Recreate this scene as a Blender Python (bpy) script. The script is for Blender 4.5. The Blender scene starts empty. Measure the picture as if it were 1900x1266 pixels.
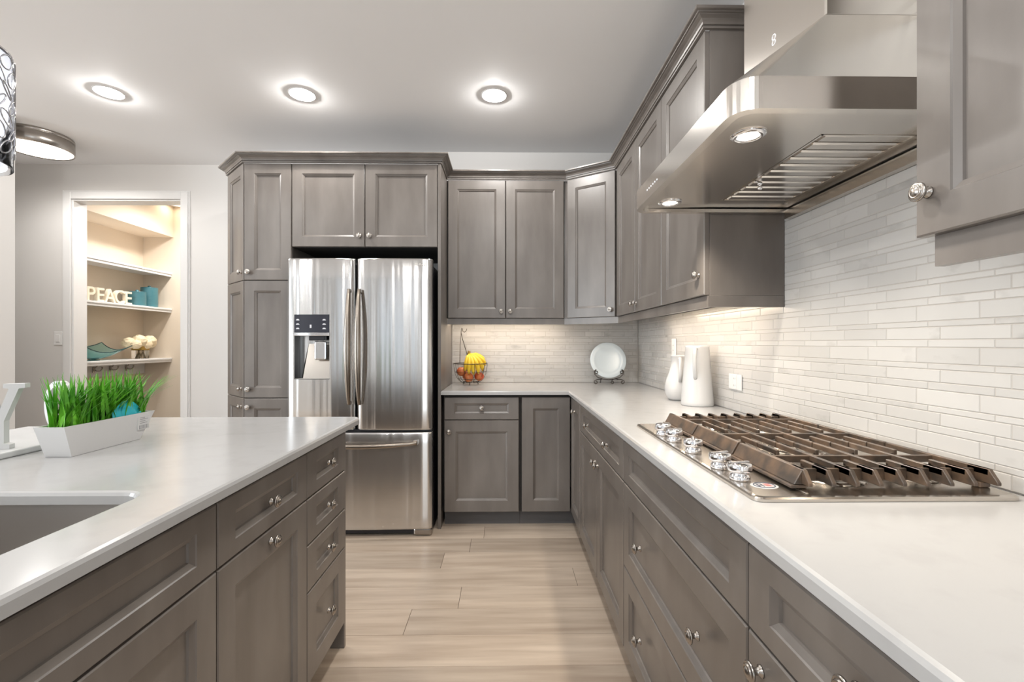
import bpy, bmesh, math, random
from mathutils import Vector, Matrix
R = math.radians
PI = math.pi
random.seed(7)
scn = bpy.context.scene
COL = scn.collection

# ------------------------------------------------------------------ camera, world, big lights, exposure
cam = bpy.data.cameras.new('camera')
cam.sensor_width = 36.0
cam.lens = 850.0 / 1900.0 * 36.0
cam.shift_y = 4.5 / 1900.0
cam.clip_start = 0.02
camo = bpy.data.objects.new('camera', cam)
camo.location = (0, 0, 1.233)
camo.rotation_euler = (R(90), 0, -0.01412)
COL.objects.link(camo)
scn.camera = camo

scn.view_settings.view_transform = 'Standard'
scn.view_settings.look = 'None'
scn.view_settings.gamma = 1.0
scn.view_settings.use_curve_mapping = False
scn.view_settings.exposure = 0.60
scn.cycles.max_bounces = 10
scn.cycles.diffuse_bounces = 5
scn.cycles.glossy_bounces = 5
scn.cycles.sample_clamp_indirect = 6.0
scn.cycles.use_denoising = True

wd = bpy.data.worlds.new('World')
scn.world = wd
wd.use_nodes = True
wd.node_tree.nodes['Background'].inputs[0].default_value = (0.80, 0.90, 1.0, 1)
wd.node_tree.nodes['Background'].inputs[1].default_value = 0.3


def area(name, loc, rot, sx, sy, power, color=(1, 1, 1), spread=180):
    l = bpy.data.lights.new(name, 'AREA')
    l.shape = 'RECTANGLE'
    l.size = sx
    l.size_y = sy
    l.energy = power
    l.color = color
    l.spread = R(spread)
    o = bpy.data.objects.new(name, l)
    o.location = loc
    o.rotation_euler = rot
    COL.objects.link(o)
    return o


DAY = (0.86, 0.94, 1.0)
WARM = (1.0, 0.975, 0.94)
# daylight by windows behind and left of the camera, plus added narrow strips
REAR_Y = -3.6
WIN = [(-4.10, 0.14, 3.2), (-3.45, 0.10, 3.2), (-2.30, 1.20, 0.42), (-1.42, 0.12, 3.2), (0.10, 1.00, 3.2)]   # centre x, width, radiance; narrow ones are added to streak the fridge steel
for wx, ww, wr in WIN:
    area('window_daylight', (wx, REAR_Y + 0.02, 1.35), (R(90), 0, 0), ww, 2.2, PI * ww * 2.2 * wr, DAY)
area('side_window_daylight', (-6.46, -0.6, 1.35), (0, R(90), PI), 2.2, 2.6, 100, DAY)
area('side_window_daylight', (-6.46, -2.6, 1.35), (0, R(90), PI), 2.2, 1.2, 36, DAY)


# ------------------------------------------------------------------ helpers
class G:
    """collects geometry for ONE mesh object"""
    def __init__(s):
        s.bm = bmesh.new()

    def merge(s, b2, M=None):
        if M is not None:
            bmesh.ops.transform(b2, matrix=M, verts=b2.verts)
        me = bpy.data.meshes.new('t')
        b2.to_mesh(me)
        b2.free()
        s.bm.from_mesh(me)
        bpy.data.meshes.remove(me)
        return s

    def box(s, x0, x1, y0, y1, z0, z1, bev=0.0, seg=1, M=None):
        b = bmesh.new()
        bmesh.ops.create_cube(b, size=1)
        for v in b.verts:
            v.co = Vector(((x0 + x1) / 2 + v.co.x * (x1 - x0), (y0 + y1) / 2 + v.co.y * (y1 - y0), (z0 + z1) / 2 + v.co.z * (z1 - z0)))
        if bev:
            bmesh.ops.bevel(b, geom=b.edges[:], offset=bev, segments=seg, affect='EDGES', profile=0.5)
        return s.merge(b, M)

    def prism(s, pts, z0, z1, bev=0.0, seg=1, M=None):
        b = bmesh.new()
        lo = [b.verts.new((p[0], p[1], z0)) for p in pts]
        hi = [b.verts.new((p[0], p[1], z1)) for p in pts]
        n = len(pts)
        b.faces.new(lo[::-1])
        b.faces.new(hi)
        for i in range(n):
            b.faces.new((lo[i], lo[(i + 1) % n], hi[(i + 1) % n], hi[i]))
        bmesh.ops.recalc_face_normals(b, faces=b.faces[:])
        if bev:
            bmesh.ops.bevel(b, geom=b.edges[:], offset=bev, segments=seg, affect='EDGES', profile=0.5)
        return s.merge(b, M)

    def lathe(s, prof, n=24, M=None, smooth=True):
        """prof: list of (r, z) about z"""
        b = bmesh.new()
        rings = []
        for r, z in prof:
            if r < 1e-6:
                rings.append([b.verts.new((0, 0, z))])
            else:
                rings.append([b.verts.new((r * math.cos(2 * PI * k / n), r * math.sin(2 * PI * k / n), z)) for k in range(n)])
        for a, c in zip(rings[:-1], rings[1:]):
            for k in range(n):
                k2 = (k + 1) % n
                if len(a) == 1 and len(c) == 1:
                    continue
                if len(a) == 1:
                    b.faces.new((a[0], c[k2], c[k]))
                elif len(c) == 1:
                    b.faces.new((a[k], a[k2], c[0]))
                else:
                    b.faces.new((a[k], a[k2], c[k2], c[k]))
        bmesh.ops.recalc_face_normals(b, faces=b.faces[:])
        for f in b.faces:
            f.smooth = smooth
        return s.merge(b, M)

    def tube(s, pts, r, n=8, closed=False, M=None, flat=None):
        """round tube along pts; r a number or a list; flat=(sx,sy) section scale"""
        b = bmesh.new()
        pts = [Vector(p) for p in pts]
        m = len(pts)
        rings = []
        up = None
        for i, p in enumerate(pts):
            if closed:
                t = pts[(i + 1) % m] - pts[i - 1]
            else:
                t = pts[min(i + 1, m - 1)] - pts[max(i - 1, 0)]
            t.normalize()
            if up is None:
                up = Vector((0, 0, 1)) if abs(t.z) < 0.9 else Vector((0, 1, 0))
            a = t.cross(up)
            if a.length < 1e-5:
                a = t.cross(Vector((1, 0, 0)))
            a.normalize()
            c = a.cross(t)
            c.normalize()
            up = c
            rr = r[i] if isinstance(r, (list, tuple)) else r
            fx, fy = flat or (1, 1)
            rings.append([b.verts.new(p + a * (rr * fx * math.cos(2 * PI * k / n)) + c * (rr * fy * math.sin(2 * PI * k / n))) for k in range(n)])
        for i in range(m if closed else m - 1):
            A, B = rings[i], rings[(i + 1) % m]
            for k in range(n):
                b.faces.new((A[k], A[(k + 1) % n], B[(k + 1) % n], B[k]))
        if not closed:
            b.faces.new(rings[0][::-1])
            b.faces.new(rings[-1])
        bmesh.ops.recalc_face_normals(b, faces=b.faces[:])
        for f in b.faces:
            f.smooth = len(f.verts) == 4
        return s.merge(b, M)

    def ball(s, c, rx, ry=None, rz=None, u=20, v=12, M=None):
        b = bmesh.new()
        bmesh.ops.create_uvsphere(b, u_segments=u, v_segments=v, radius=1)
        for w in b.verts:
            w.co = Vector((c[0] + w.co.x * rx, c[1] + w.co.y * (ry or rx), c[2] + w.co.z * (rz or rx)))
        for f in b.faces:
            f.smooth = True
        return s.merge(b, M)

    def sweep(s, path, prof, M=None):
        """profile (out, z) swept along an open XY path, out = to the right of the heading, mitred"""
        b = bmesh.new()
        P = [Vector((p[0], p[1])) for p in path]
        rings = []
        for i, p in enumerate(P):
            def nrm(a, c):
                d = (c - a).normalized()
                return Vector((d.y, -d.x))
            if i == 0:
                o = nrm(P[0], P[1])
            elif i == len(P) - 1:
                o = nrm(P[-2], P[-1])
            else:
                n1, n2 = nrm(P[i - 1], p), nrm(p, P[i + 1])
                o = (n1 + n2)
                o = o / max(0.2, o.dot(n1))
            rings.append([b.verts.new((p.x + o.x * q, p.y + o.y * q, z)) for q, z in prof])
        k = len(prof)
        for A, B in zip(rings[:-1], rings[1:]):
            for j in range(k):
                b.faces.new((A[j], A[(j + 1) % k], B[(j + 1) % k], B[j]))
        b.faces.new(rings[0])
        b.faces.new(rings[-1][::-1])
        bmesh.ops.recalc_face_normals(b, faces=b.faces[:])
        return s.merge(b, M)

    def quad(s, a, b, c, d):
        vs = [s.bm.verts.new(p) for p in (a, b, c, d)]
        s.bm.faces.new(vs)
        return s

    def grid(s, f, nu, nv, smooth=True, M=None):
        """f(u,v)->point, u,v in 0..1"""
        b = bmesh.new()
        V = [[b.verts.new(f(i / nu, j / nv)) for j in range(nv + 1)] for i in range(nu + 1)]
        for i in range(nu):
            for j in range(nv):
                q = b.faces.new((V[i][j], V[i + 1][j], V[i + 1][j + 1], V[i][j + 1]))
                q.smooth = smooth
        return s.merge(b, M)

    def make(s, name, m, parent=None, loc=(0, 0, 0), rot=(0, 0, 0), recalc=False):
        if recalc:
            bmesh.ops.recalc_face_normals(s.bm, faces=s.bm.faces[:])
        me = bpy.data.meshes.new(name)
        s.bm.to_mesh(me)
        s.bm.free()
        if m:
            me.materials.append(m)
        o = bpy.data.objects.new(name, me)
        o.location = loc
        o.rotation_euler = rot
        if parent:
            o.parent = parent
        COL.objects.link(o)
        return o


def thing(name, label, cat, loc=(0, 0, 0), rz=0.0, group=None):
    o = bpy.data.objects.new(name, None)
    o.empty_display_size = 0.05
    o.location = loc
    o.rotation_euler = (0, 0, rz)
    COL.objects.link(o)
    return tag(o, label, cat, group)


def tag(o, label, cat, group=None):
    o['label'] = label
    o['category'] = cat
    if group:
        o['group'] = group
    return o


def struct(o):
    o['kind'] = 'structure'
    return o


def copy_tree(o, parent=None):
    c = o.copy()
    COL.objects.link(c)
    if parent:
        c.parent = parent
    for ch in list(o.children):
        copy_tree(ch, c)
    return c


def text_mesh(txt, size, depth, bevel=0.0, align='CENTER'):
    cu = bpy.data.curves.new('txt', 'FONT')
    cu.body = txt
    cu.size = size
    cu.extrude = depth
    cu.bevel_depth = bevel
    cu.align_x = align
    ob = bpy.data.objects.new('txt', cu)
    COL.objects.link(ob)
    dg = bpy.context.evaluated_depsgraph_get()
    me = bpy.data.meshes.new_from_object(ob.evaluated_get(dg))
    bpy.data.objects.remove(ob)
    bpy.data.curves.remove(cu)
    return me


def text_obj(name, txt, size, depth, m, parent=None, loc=(0, 0, 0), rot=(0, 0, 0), bevel=0.0):
    me = text_mesh(txt, size, depth, bevel)
    me.name = name
    me.materials.clear()
    me.materials.append(m)
    o = bpy.data.objects.new(name, me)
    o.location = loc
    o.rotation_euler = rot
    if parent:
        o.parent = parent
    COL.objects.link(o)
    return o


# ------------------------------------------------------------------ materials
def mat(name, col, rough=0.5, metal=0.0, emit=None, estr=0.0, trans=0.0, ior=1.45, coat=0.0, alpha=1.0, spec=0.5):
    m = bpy.data.materials.new(name)
    m.use_nodes = True
    p = m.node_tree.nodes['Principled BSDF']
    p.inputs['Base Color'].default_value = (*col, 1)
    p.inputs['Roughness'].default_value = rough
    p.inputs['Metallic'].default_value = metal
    p.inputs['IOR'].default_value = ior
    p.inputs['Transmission Weight'].default_value = trans
    p.inputs['Coat Weight'].default_value = coat
    p.inputs['Specular IOR Level'].default_value = spec
    if emit:
        p.inputs['Emission Color'].default_value = (*emit, 1)
        p.inputs['Emission Strength'].default_value = estr
    return m


def nodes(m):
    return m.node_tree.nodes, m.node_tree.links, m.node_tree.nodes['Principled BSDF']


def noisy(m, c1, c2, scale=(1, 1, 1), nscale=5.0, detail=4.0, lo=0.35, hi=0.65, rough=None, bump=0.0, bdist=0.002, attr=None):
    """base colour mixed between two tones by object-space noise"""
    N, L, p = nodes(m)
    tc = N.new('ShaderNodeTexCoord')
    mp = N.new('ShaderNodeMapping')
    mp.inputs['Scale'].default_value = scale
    L.new(tc.outputs['Object'], mp.inputs['Vector'])
    vec = mp.outputs['Vector']
    at = None
    if attr:
        at = N.new('ShaderNodeAttribute')
        at.attribute_name = attr
        sc = N.new('ShaderNodeVectorMath')
        sc.operation = 'MULTIPLY_ADD'
        sc.inputs[1].default_value = (17.0, 23.0, 31.0)
        L.new(at.outputs['Color'], sc.inputs[0])
        L.new(vec, sc.inputs[2])
        vec = sc.outputs['Vector']
    nz = N.new('ShaderNodeTexNoise')
    nz.inputs['Scale'].default_value = nscale
    nz.inputs['Detail'].default_value = detail
    L.new(vec, nz.inputs['Vector'])
    rp = N.new('ShaderNodeValToRGB')
    rp.color_ramp.elements[0].position = lo
    rp.color_ramp.elements[1].position = hi
    rp.color_ramp.elements[0].color = (*c1, 1)
    rp.color_ramp.elements[1].color = (*c2, 1)
    L.new(nz.outputs['Fac'], rp.inputs['Fac'])
    L.new(rp.outputs['Color'], p.inputs['Base Color'])
    if bump:
        bp = N.new('ShaderNodeBump')
        bp.inputs['Strength'].default_value = bump
        bp.inputs['Distance'].default_value = bdist
        L.new(nz.outputs['Fac'], bp.inputs['Height'])
        L.new(bp.outputs['Normal'], p.inputs['Normal'])
    return rp, at, nz


M = {}
M['wall'] = mat('wall_paint', (0.66, 0.645, 0.63), 0.6)
M['ceil'] = mat('ceiling_paint', (0.87, 0.87, 0.88), 0.75)
M['trimw'] = mat('white_trim_paint', (0.74, 0.735, 0.73), 0.4)
M['beige'] = mat('beige_wall_paint', (0.74, 0.64, 0.52), 0.6)

m = mat('stained_maple', (0.12, 0.11, 0.1), 0.38, spec=0.55, coat=0.4)
m.node_tree.nodes['Principled BSDF'].inputs['Coat Roughness'].default_value = 0.28
noisy(m, (0.124, 0.107, 0.095), (0.188, 0.168, 0.152), (4, 4, 1.1), 2.2, 7, 0.28, 0.72)
M['wood'] = m
M['gap'] = mat('shadow_gap', (0.035, 0.032, 0.03), 0.7)  # gap shade painted onto whole carcasses; also darkens the floor joints
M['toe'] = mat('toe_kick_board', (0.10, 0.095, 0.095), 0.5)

m = mat('white_quartz', (0.8, 0.79, 0.78), 0.16, spec=0.5)
rp, _, _ = noisy(m, (0.405, 0.402, 0.40), (0.427, 0.425, 0.423), (1, 1, 1), 16.0, 9, 0.30, 0.50)
M['quartz'] = m

# planks / tiles use a per-cell random colour attribute
m = mat('oak_planks', (0.5, 0.4, 0.3), 0.33)
rp, at, nz = noisy(m, (0.42, 0.33, 0.255), (0.60, 0.50, 0.405), (0.9, 1, 11), 2.2, 8, 0.30, 0.70, attr='cell')
N, L, p = nodes(m)
mx = N.new('ShaderNodeMix')
mx.data_type = 'RGBA'
mx.blend_type = 'MULTIPLY'
mx.inputs[0].default_value = 1.0
mr = N.new('ShaderNodeMapRange')
mr.inputs['To Min'].default_value = 0.78
mr.inputs['To Max'].default_value = 1.10
sp = N.new('ShaderNodeSeparateColor')
L.new(at.outputs['Color'], sp.inputs['Color'])
L.new(sp.outputs[0], mr.inputs['Value'])
L.new(rp.outputs['Color'], mx.inputs[6])
L.new(mr.outputs['Result'], mx.inputs[7])
L.new(mx.outputs[2], p.inputs['Base Color'])
M['oak'] = m

m = mat('marble_tile', (0.75, 0.74, 0.72), 0.22)
rp, at, nz = noisy(m, (0.40, 0.385, 0.37), (0.55, 0.537, 0.52), (1, 1, 1.6), 8.5, 10, 0.22, 0.40, attr='cell')
N, L, p = nodes(m)
mx = N.new('ShaderNodeMix')
mx.data_type = 'RGBA'
mx.blend_type = 'MULTIPLY'
mx.inputs[0].default_value = 1.0
mr = N.new('ShaderNodeMapRange')
mr.inputs['To Min'].default_value = 0.93
mr.inputs['To Max'].default_value = 1.06
sp = N.new('ShaderNodeSeparateColor')
L.new(at.outputs['Color'], sp.inputs['Color'])
L.new(sp.outputs[1], mr.inputs['Value'])
L.new(rp.outputs['Color'], mx.inputs[6])
L.new(mr.outputs['Result'], mx.inputs[7])
L.new(mx.outputs[2], p.inputs['Base Color'])
M['marble'] = m
M['grout'] = mat('tile_grout', (0.46, 0.43, 0.40), 0.8)

# brushed steel: fine bump
def steel(name, col, rough, aniso=0.0, rot=0.0, wave=None):
    m = mat(name, col, rough, 1.0)
    N, L, p = nodes(m)
    if aniso:
        p.inputs['Anisotropic'].default_value = aniso
        p.inputs['Anisotropic Rotation'].default_value = rot
        tn = N.new('ShaderNodeTangent')
        tn.direction_type = 'RADIAL'
        tn.axis = 'Z'
        L.new(tn.outputs['Tangent'], p.inputs['Tangent'])
    if wave:
        scale, strength, dist = wave
        tc = N.new('ShaderNodeTexCoord')
        mp = N.new('ShaderNodeMapping')
        mp.inputs['Scale'].default_value = scale
        nz = N.new('ShaderNodeTexNoise')
        nz.inputs['Scale'].default_value = 1.0
        nz.inputs['Detail'].default_value = 2.0
        bp = N.new('ShaderNodeBump')
        bp.inputs['Strength'].default_value = strength
        bp.inputs['Distance'].default_value = dist
        L.new(tc.outputs['Object'], mp.inputs['Vector'])
        L.new(mp.outputs['Vector'], nz.inputs['Vector'])
        L.new(nz.outputs['Fac'], bp.inputs['Height'])
        L.new(bp.outputs['Normal'], p.inputs['Normal'])
    return m


M['steel'] = steel('fridge_steel', (0.66, 0.655, 0.65), 0.20, 0.8, 0.25, ((10, 10, 0.22), 0.9, 0.010))
M['hood'] = steel('hood_steel', (0.80, 0.76, 0.71), 0.20)
M['pan'] = steel('cooktop_steel', (0.60, 0.56, 0.51), 0.22)
M['sinksteel'] = steel('sink_steel', (0.52, 0.50, 0.48), 0.38)
M['chrome'] = mat('chrome', (0.86, 0.86, 0.88), 0.07, 1.0)
M['nickel'] = mat('brushed_nickel', (0.40, 0.37, 0.34), 0.27, 1.0)
M['pewter'] = mat('warm_pewter', (0.31, 0.27, 0.23), 0.25, 1.0)
M['dark'] = mat('black_plastic', (0.018, 0.018, 0.022), 0.35)
M['panel'] = mat('dark_glass_panel', (0.035, 0.037, 0.05), 0.12)
m = mat('cast_iron', (0.1, 0.075, 0.06), 0.34, 0.1, spec=0.9)
noisy(m, (0.045, 0.035, 0.028), (0.15, 0.095, 0.06), (1, 1, 1), 26, 6, 0.35, 0.72)
M['iron'] = m
m = mat('burner_cap', (0.05, 0.045, 0.04), 0.4)
M['cap'] = m
M['rust'] = mat('baked_enamel', (0.12, 0.07, 0.04), 0.35)
M['white'] = mat('white_ceramic', (0.60, 0.595, 0.59), 0.22)
M['whitem'] = mat('white_lacquer', (0.52, 0.52, 0.52), 0.35)
M['mark'] = mat('pale_print', (0.75, 0.76, 0.8), 0.5)
M['ink'] = mat('grey_print', (0.22, 0.22, 0.23), 0.6)
M['inkdark'] = mat('dark_print', (0.05, 0.06, 0.09), 0.5)
M['red'] = mat('red_print', (0.5, 0.08, 0.06), 0.5)
M['wire'] = mat('dark_wire', (0.09, 0.075, 0.065), 0.35, 0.8)
M['teal'] = mat('teal_ribbed_glaze', (0.06, 0.18, 0.21), 0.35)
M['tealcard'] = mat('teal_plastic', (0.03, 0.42, 0.50), 0.2)
M['cream'] = mat('cream_letter_paint', (0.80, 0.71, 0.56), 0.6)
M['petal'] = mat('cream_petals', (0.85, 0.72, 0.50), 0.7)
M['gold'] = mat('gold_band', (0.50, 0.33, 0.08), 0.35, 0.6)
M['stem'] = mat('stem_brown', (0.16, 0.12, 0.06), 0.6)
M['banana'] = mat('banana_skin', (0.83, 0.56, 0.035), 0.45)
M['bananatip'] = mat('banana_stem', (0.27, 0.17, 0.03), 0.55)
m = mat('apple_skin', (0.5, 0.1, 0.04), 0.3)
noisy(m, (0.48, 0.05, 0.025), (0.62, 0.22, 0.07), (1, 1, 0.4), 20, 3)
M['apple'] = m
M['glass'] = mat('clear_glass', (0.97, 0.98, 0.98), 0.02, trans=1.0, ior=1.45)
M['tealglass'] = mat('teal_glass', (0.55, 0.86, 0.87), 0.05, trans=0.94, ior=1.35)
M['tealedge'] = mat('dark_teal_glass_edge', (0.01, 0.07, 0.08), 0.1)
m = mat('grass_blade', (0.07, 0.3, 0.03), 0.4)
noisy(m, (0.045, 0.24, 0.012), (0.17, 0.50, 0.035), (1, 1, 1), 16, 3)
M['grass'] = m
M['grassdark'] = mat('dark_foliage_base', (0.02, 0.07, 0.012), 0.8)
M['lamp'] = mat('lit_lens', (1, 0.95, 0.88), 0.5, emit=(1, 0.86, 0.68), estr=9)
M['lampsoft'] = mat('lit_diffuser', (1, 0.95, 0.88), 0.5, emit=(1, 0.90, 0.78), estr=2.2)
M['led'] = mat('led_strip', (1, 0.95, 0.88), 0.5, emit=(1, 0.82, 0.6), estr=14)
M['pendglass'] = mat('pendant_glass', (0.97, 0.98, 1.0), 0.06, trans=1.0, ior=1.08)
M['pendlit'] = mat('lit_inner_shade', (0.9, 0.9, 0.93), 0.5, emit=(0.93, 0.95, 1.0), estr=0.55)
M['pendwire'] = mat('etched_silver_wire', (0.42, 0.42, 0.44), 0.25, 1.0)

# ------------------------------------------------------------------ key dimensions
H = 1.233
CZ, CB = 0.920, 0.893          # counter top / underside
XC, XF = 0.416, 0.437          # right counter edge, right base door face
XW, YW = 1.07, 3.67            # right wall, back wall
XI, XIF = -0.618, -0.648       # island counter edge, island door face
YB = 3.06                      # back base door face
YT = 3.05                      # tall cabinets door face
YU = 3.345                     # back upper door face
XU = 0.757                     # right upper door face
ZU0, ZU1 = 1.416, 2.427        # uppers
ZC = 2.483                     # crown top
CEIL = 2.765
HY = 3.965                     # hall wall plane


# ------------------------------------------------------------------ setting
def cells(name, rows, x0, x1, m, flip=None, base=None, gap=0.001, th=0.001):
    """rows: list of (z0,z1,offset,length); mesh of separate plates in local x/z plane, thickness th toward -y"""
    b = bmesh.new()
    lay = b.loops.layers.float_color.new('cell')
    rnd = random.Random(3)
    for z0, z1, off, ln in rows:
        x = x0 - off
        while x < x1:
            a, c = max(x, x0), min(x + ln, x1)
            x += ln
            if c - a < 0.012:
                continue
            col = (rnd.random(), rnd.random(), rnd.random(), 1)
            xa, xb, za, zb = a + gap, c - gap, z0 + gap, z1 - gap
            e = min(0.0012, th * 0.8)
            lo = [b.verts.new(q) for q in ((xa, 0, za), (xb, 0, za), (xb, 0, zb), (xa, 0, zb))]
            hi = [b.verts.new(q) for q in ((xa + e, -th, za + e), (xb - e, -th, za + e), (xb - e, -th, zb - e), (xa + e, -th, zb - e))]
            fs = [b.faces.new(hi)]
            for i in range(4):
                fs.append(b.faces.new((lo[i], lo[(i + 1) % 4], hi[(i + 1) % 4], hi[i])))
            for f in fs:
                for lp in f.loops:
                    lp[lay] = col
    me = bpy.data.meshes.new(name)
    b.to_mesh(me)
    b.free()
    me.materials.append(m)
    o = bpy.data.objects.new(name, me)
    COL.objects.link(o)
    return o


# floor: planks run left-right
rows = []
y = -3.6
k = 0
rnd = random.Random(11)
OFF = [0.3, 1.25, 0.75, 1.6, 0.15, 1.0, 0.55, 1.4]
# plank joint seen at world y 2.271 -> align rows
y0 = 2.271 - 0.1915 * 31
nrow = int((5.3 - y0) / 0.1915)
for i in range(nrow):
    rows.append((y0 + i * 0.1915, y0 + (i + 1) * 0.1915, rnd.uniform(0, 1.8), 1.8))
fl = cells('floor', rows, -6.5, 1.2, M['oak'], gap=0.0005, th=0.002)
fl.rotation_euler = (R(-90), 0, 0)
fl.location = (0, 0, -0.002)
fl.scale = (1, 1, -1)
struct(fl)
sub = struct(G().box(-6.6, 1.3, -3.75, 5.4, -0.06, -0.0025).make('floor_base', M['gap']))
sub.name = 'floor_1'

ceilo = struct(G().box(-6.6, 1.3, -3.75, 5.4, CEIL, CEIL + 0.1).make('ceiling', M['ceil']))
struct(G().box(XW, XW + 0.12, -3.75, YW + 0.12, 0, CEIL).make('wall_right', M['wall']))
struct(G().box(-1.95, XW, YW, YW + 0.12, 0, CEIL).make('wall_back', M['wall']))
# hall wall with the tall opening to the pantry
DX0, DX1, DZ = -3.70, -2.775, 2.465
g = G()
g.box(-6.5, DX0, HY, HY + 0.12, 0, CEIL)
g.box(DX1, -1.95, HY, HY + 0.12, 0, CEIL)
g.box(DX0, DX1, HY, HY + 0.12, DZ, CEIL)
g.box(-1.95, -1.83, YW + 0.12, HY + 0.12, 0, CEIL)
struct(g.make('wall_hall', M['wall']))
struct(G().box(-6.5, -3.343, 3.05, 3.17, 0, CEIL).make('wall_left', M['wall']))
# pantry room
PYB, PXL = 5.19, -4.06
struct(G().box(PXL - 0.1, PXL, HY + 0.12, PYB, 0, CEIL).make('wall_pantry_left', M['beige']))
struct(G().box(PXL - 0.1, -1.7, PYB, PYB + 0.1, 0, CEIL).make('wall_pantry_back', M['beige']))
struct(G().box(-1.83, -1.7, HY + 0.12, PYB, 0, CEIL).make('wall_pantry_right', M['beige']))
struct(G().box(PXL, -3.72, HY + 0.12, PYB, 2.42, CEIL).make('ceiling_pantry_bulkhead', M['beige']))
# casing and jamb
g = G()
CW = 0.062
for sgn, x in ((-1, DX0), (1, DX1)):
    xa, xb = (x - CW, x) if sgn < 0 else (x, x + CW)
    g.box(xa, xb, HY - 0.018, HY, 0, DZ + CW, 0.003)
g.box(DX0, DX1, HY - 0.018, HY, DZ, DZ + CW, 0.003)
g.box(DX0 - CW - 0.012, DX0 - CW, HY - 0.010, HY, 0, DZ + CW + 0.012, 0.002)
g.box(DX1 + CW, DX1 + CW + 0.012, HY - 0.010, HY, 0, DZ + CW + 0.012, 0.002)
g.box(DX0 - CW, DX1 + CW, HY - 0.010, HY, DZ + CW, DZ + CW + 0.012, 0.002)
struct(g.make('trim_1', M['trimw']))
g = G()
g.box(DX0, DX0 + 0.012, HY, HY + 0.125, 0, DZ)
g.box(DX1 - 0.012, DX1, HY, HY + 0.125, 0, DZ)
g.box(DX0 + 0.012, DX1 - 0.012, HY, HY + 0.125, DZ - 0.012, DZ)
struct(g.make('trim_2', M['trimw']))
# rear and far-left walls with windows and added strip openings (behind the camera)
g = G()
edges = [-6.6]
for wx, ww, wr in WIN:
    edges += [wx - ww / 2, wx + ww / 2]
edges.append(1.3)
for a, c in zip(edges[0::2], edges[1::2]):
    g.box(a, c, REAR_Y - 0.12, REAR_Y, 0, CEIL)
for wx, ww, wr in WIN:
    g.box(wx - ww / 2, wx + ww / 2, REAR_Y - 0.12, REAR_Y, 0, 0.25)
    g.box(wx - ww / 2, wx + ww / 2, REAR_Y - 0.12, REAR_Y, 2.45, CEIL)
M['rear'] = mat('greige_wall_paint', (0.30, 0.285, 0.27), 0.6)  # darkened to dim the unseen room mirrored in the fridge doors
struct(g.make('wall_rear', M['rear']))
g = G()
g.box(-6.6, -6.5, -3.6, -3.2, 0, CEIL)
g.box(-6.6, -6.5, -2.0, -1.9, 0, CEIL)
g.box(-6.6, -6.5, 0.7, HY, 0, CEIL)
g.box(-6.6, -6.5, -3.2, 0.7, 0, 0.25)
g.box(-6.6, -6.5, -3.2, 0.7, 2.45, CEIL)
struct(g.make('wall_far_left', M['wall']))
for k, (wx, ww, wr) in enumerate(WIN):
    g = G()
    for xx in (wx - ww / 2 + 0.015, wx + ww / 2 - 0.015) + ((wx,) if ww > .5 else ()):
        g.box(xx - 0.02, xx + 0.02, REAR_Y + 0.04, REAR_Y + 0.08, 0.25, 2.45)
    for zz in (0.28, 1.65, 2.42):
        g.box(wx - ww / 2, wx + ww / 2, REAR_Y + 0.045, REAR_Y + 0.075, zz - 0.03, zz + 0.03)
    struct(g.make('window_%d' % (k + 1), M['trimw']))  # narrow frames belong to the added streak strips

# ------------------------------------------------------------------ cabinet parts
def knob_geo():
    prof = [(0, 0), (.0105, 0), (.0105, .0025), (.0065, .005), (.0055, .012), (.0075, .0155), (.015, .0175), (.0172, .019),
            (.0172, .0215), (.0150, .0235), (.0135, .0228), (.0125, .0235), (.0120, .0255), (.0095, .0262), (.0088, .0255), (.0080, .0262), (.005, .0285), (0, .029)]
    g = G()
    g.lathe(prof, 24, Matrix.Rotation(R(90), 4, 'X'))
    return g


KNOB = None


def put_knob(parent, x, z):
    global KNOB
    if KNOB is None:
        KNOB = knob_geo().make('knob', M['nickel'], parent, (x, 0, z))
        return KNOB
    k = KNOB.copy()
    k.parent = parent
    k.location = (x, 0, z)
    COL.objects.link(k)
    return k


def shaker(w, h, sx=0.066, sz=0.066, th=0.02):
    """framed front, local x 0..w, z 0..h, face y=0 looking -y"""
    b = bmesh.new()
    rings = [(0, 0, th), (0, 0, .0030), (.0030, .0030, 0), (sx, sz, 0), (sx + .002, sz + .002, .003), (sx + .013, sz + .013, .0085), (sx + .0145, sz + .0145, .013)]
    V = []
    for ix, iz, yy in rings:
        V.append([b.verts.new(q) for q in ((ix, yy, iz), (w - ix, yy, iz), (w - ix, yy, h - iz), (ix, yy, h - iz))])
    for A, B in zip(V[:-1], V[1:]):
        for i in range(4):
            b.faces.new((A[i], A[(i + 1) % 4], B[(i + 1) % 4], B[i]))
    b.faces.new(V[-1])
    b.faces.new(V[0][::-1])
    g = G()
    g.merge(b)
    return g


def front(cab, kind, x0, x1, z0, z1, knobs=(), sx=0.066, sz=None, gap=0.0024):
    if sz is None:
        sz = 0.040 if kind == 'drawer' and z1 - z0 < 0.2 else 0.066
    o = shaker(x1 - x0 - 2 * gap, z1 - z0 - 2 * gap, sx, sz).make(kind, M['wood'], cab, (x0 + gap, 0, z0 + gap))
    for kx, kz in knobs:
        put_knob(o, kx - x0 - gap, kz - z0 - gap)
    return o


def carcass(cab, w, depth, z0, z1, m='wood', x0=0.0):
    return G().box(x0 + .0006, w - .0006, .021, depth, z0, z1).make('carcass', M[m], cab)


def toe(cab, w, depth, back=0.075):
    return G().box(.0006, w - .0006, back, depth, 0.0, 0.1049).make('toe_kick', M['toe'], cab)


ZD0, ZD1, ZS = 0.105, 0.875, 0.7215     # door bottom, drawer top, drawer/door seam
TB = CB - 0.001                         # carcass top under the counter

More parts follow.
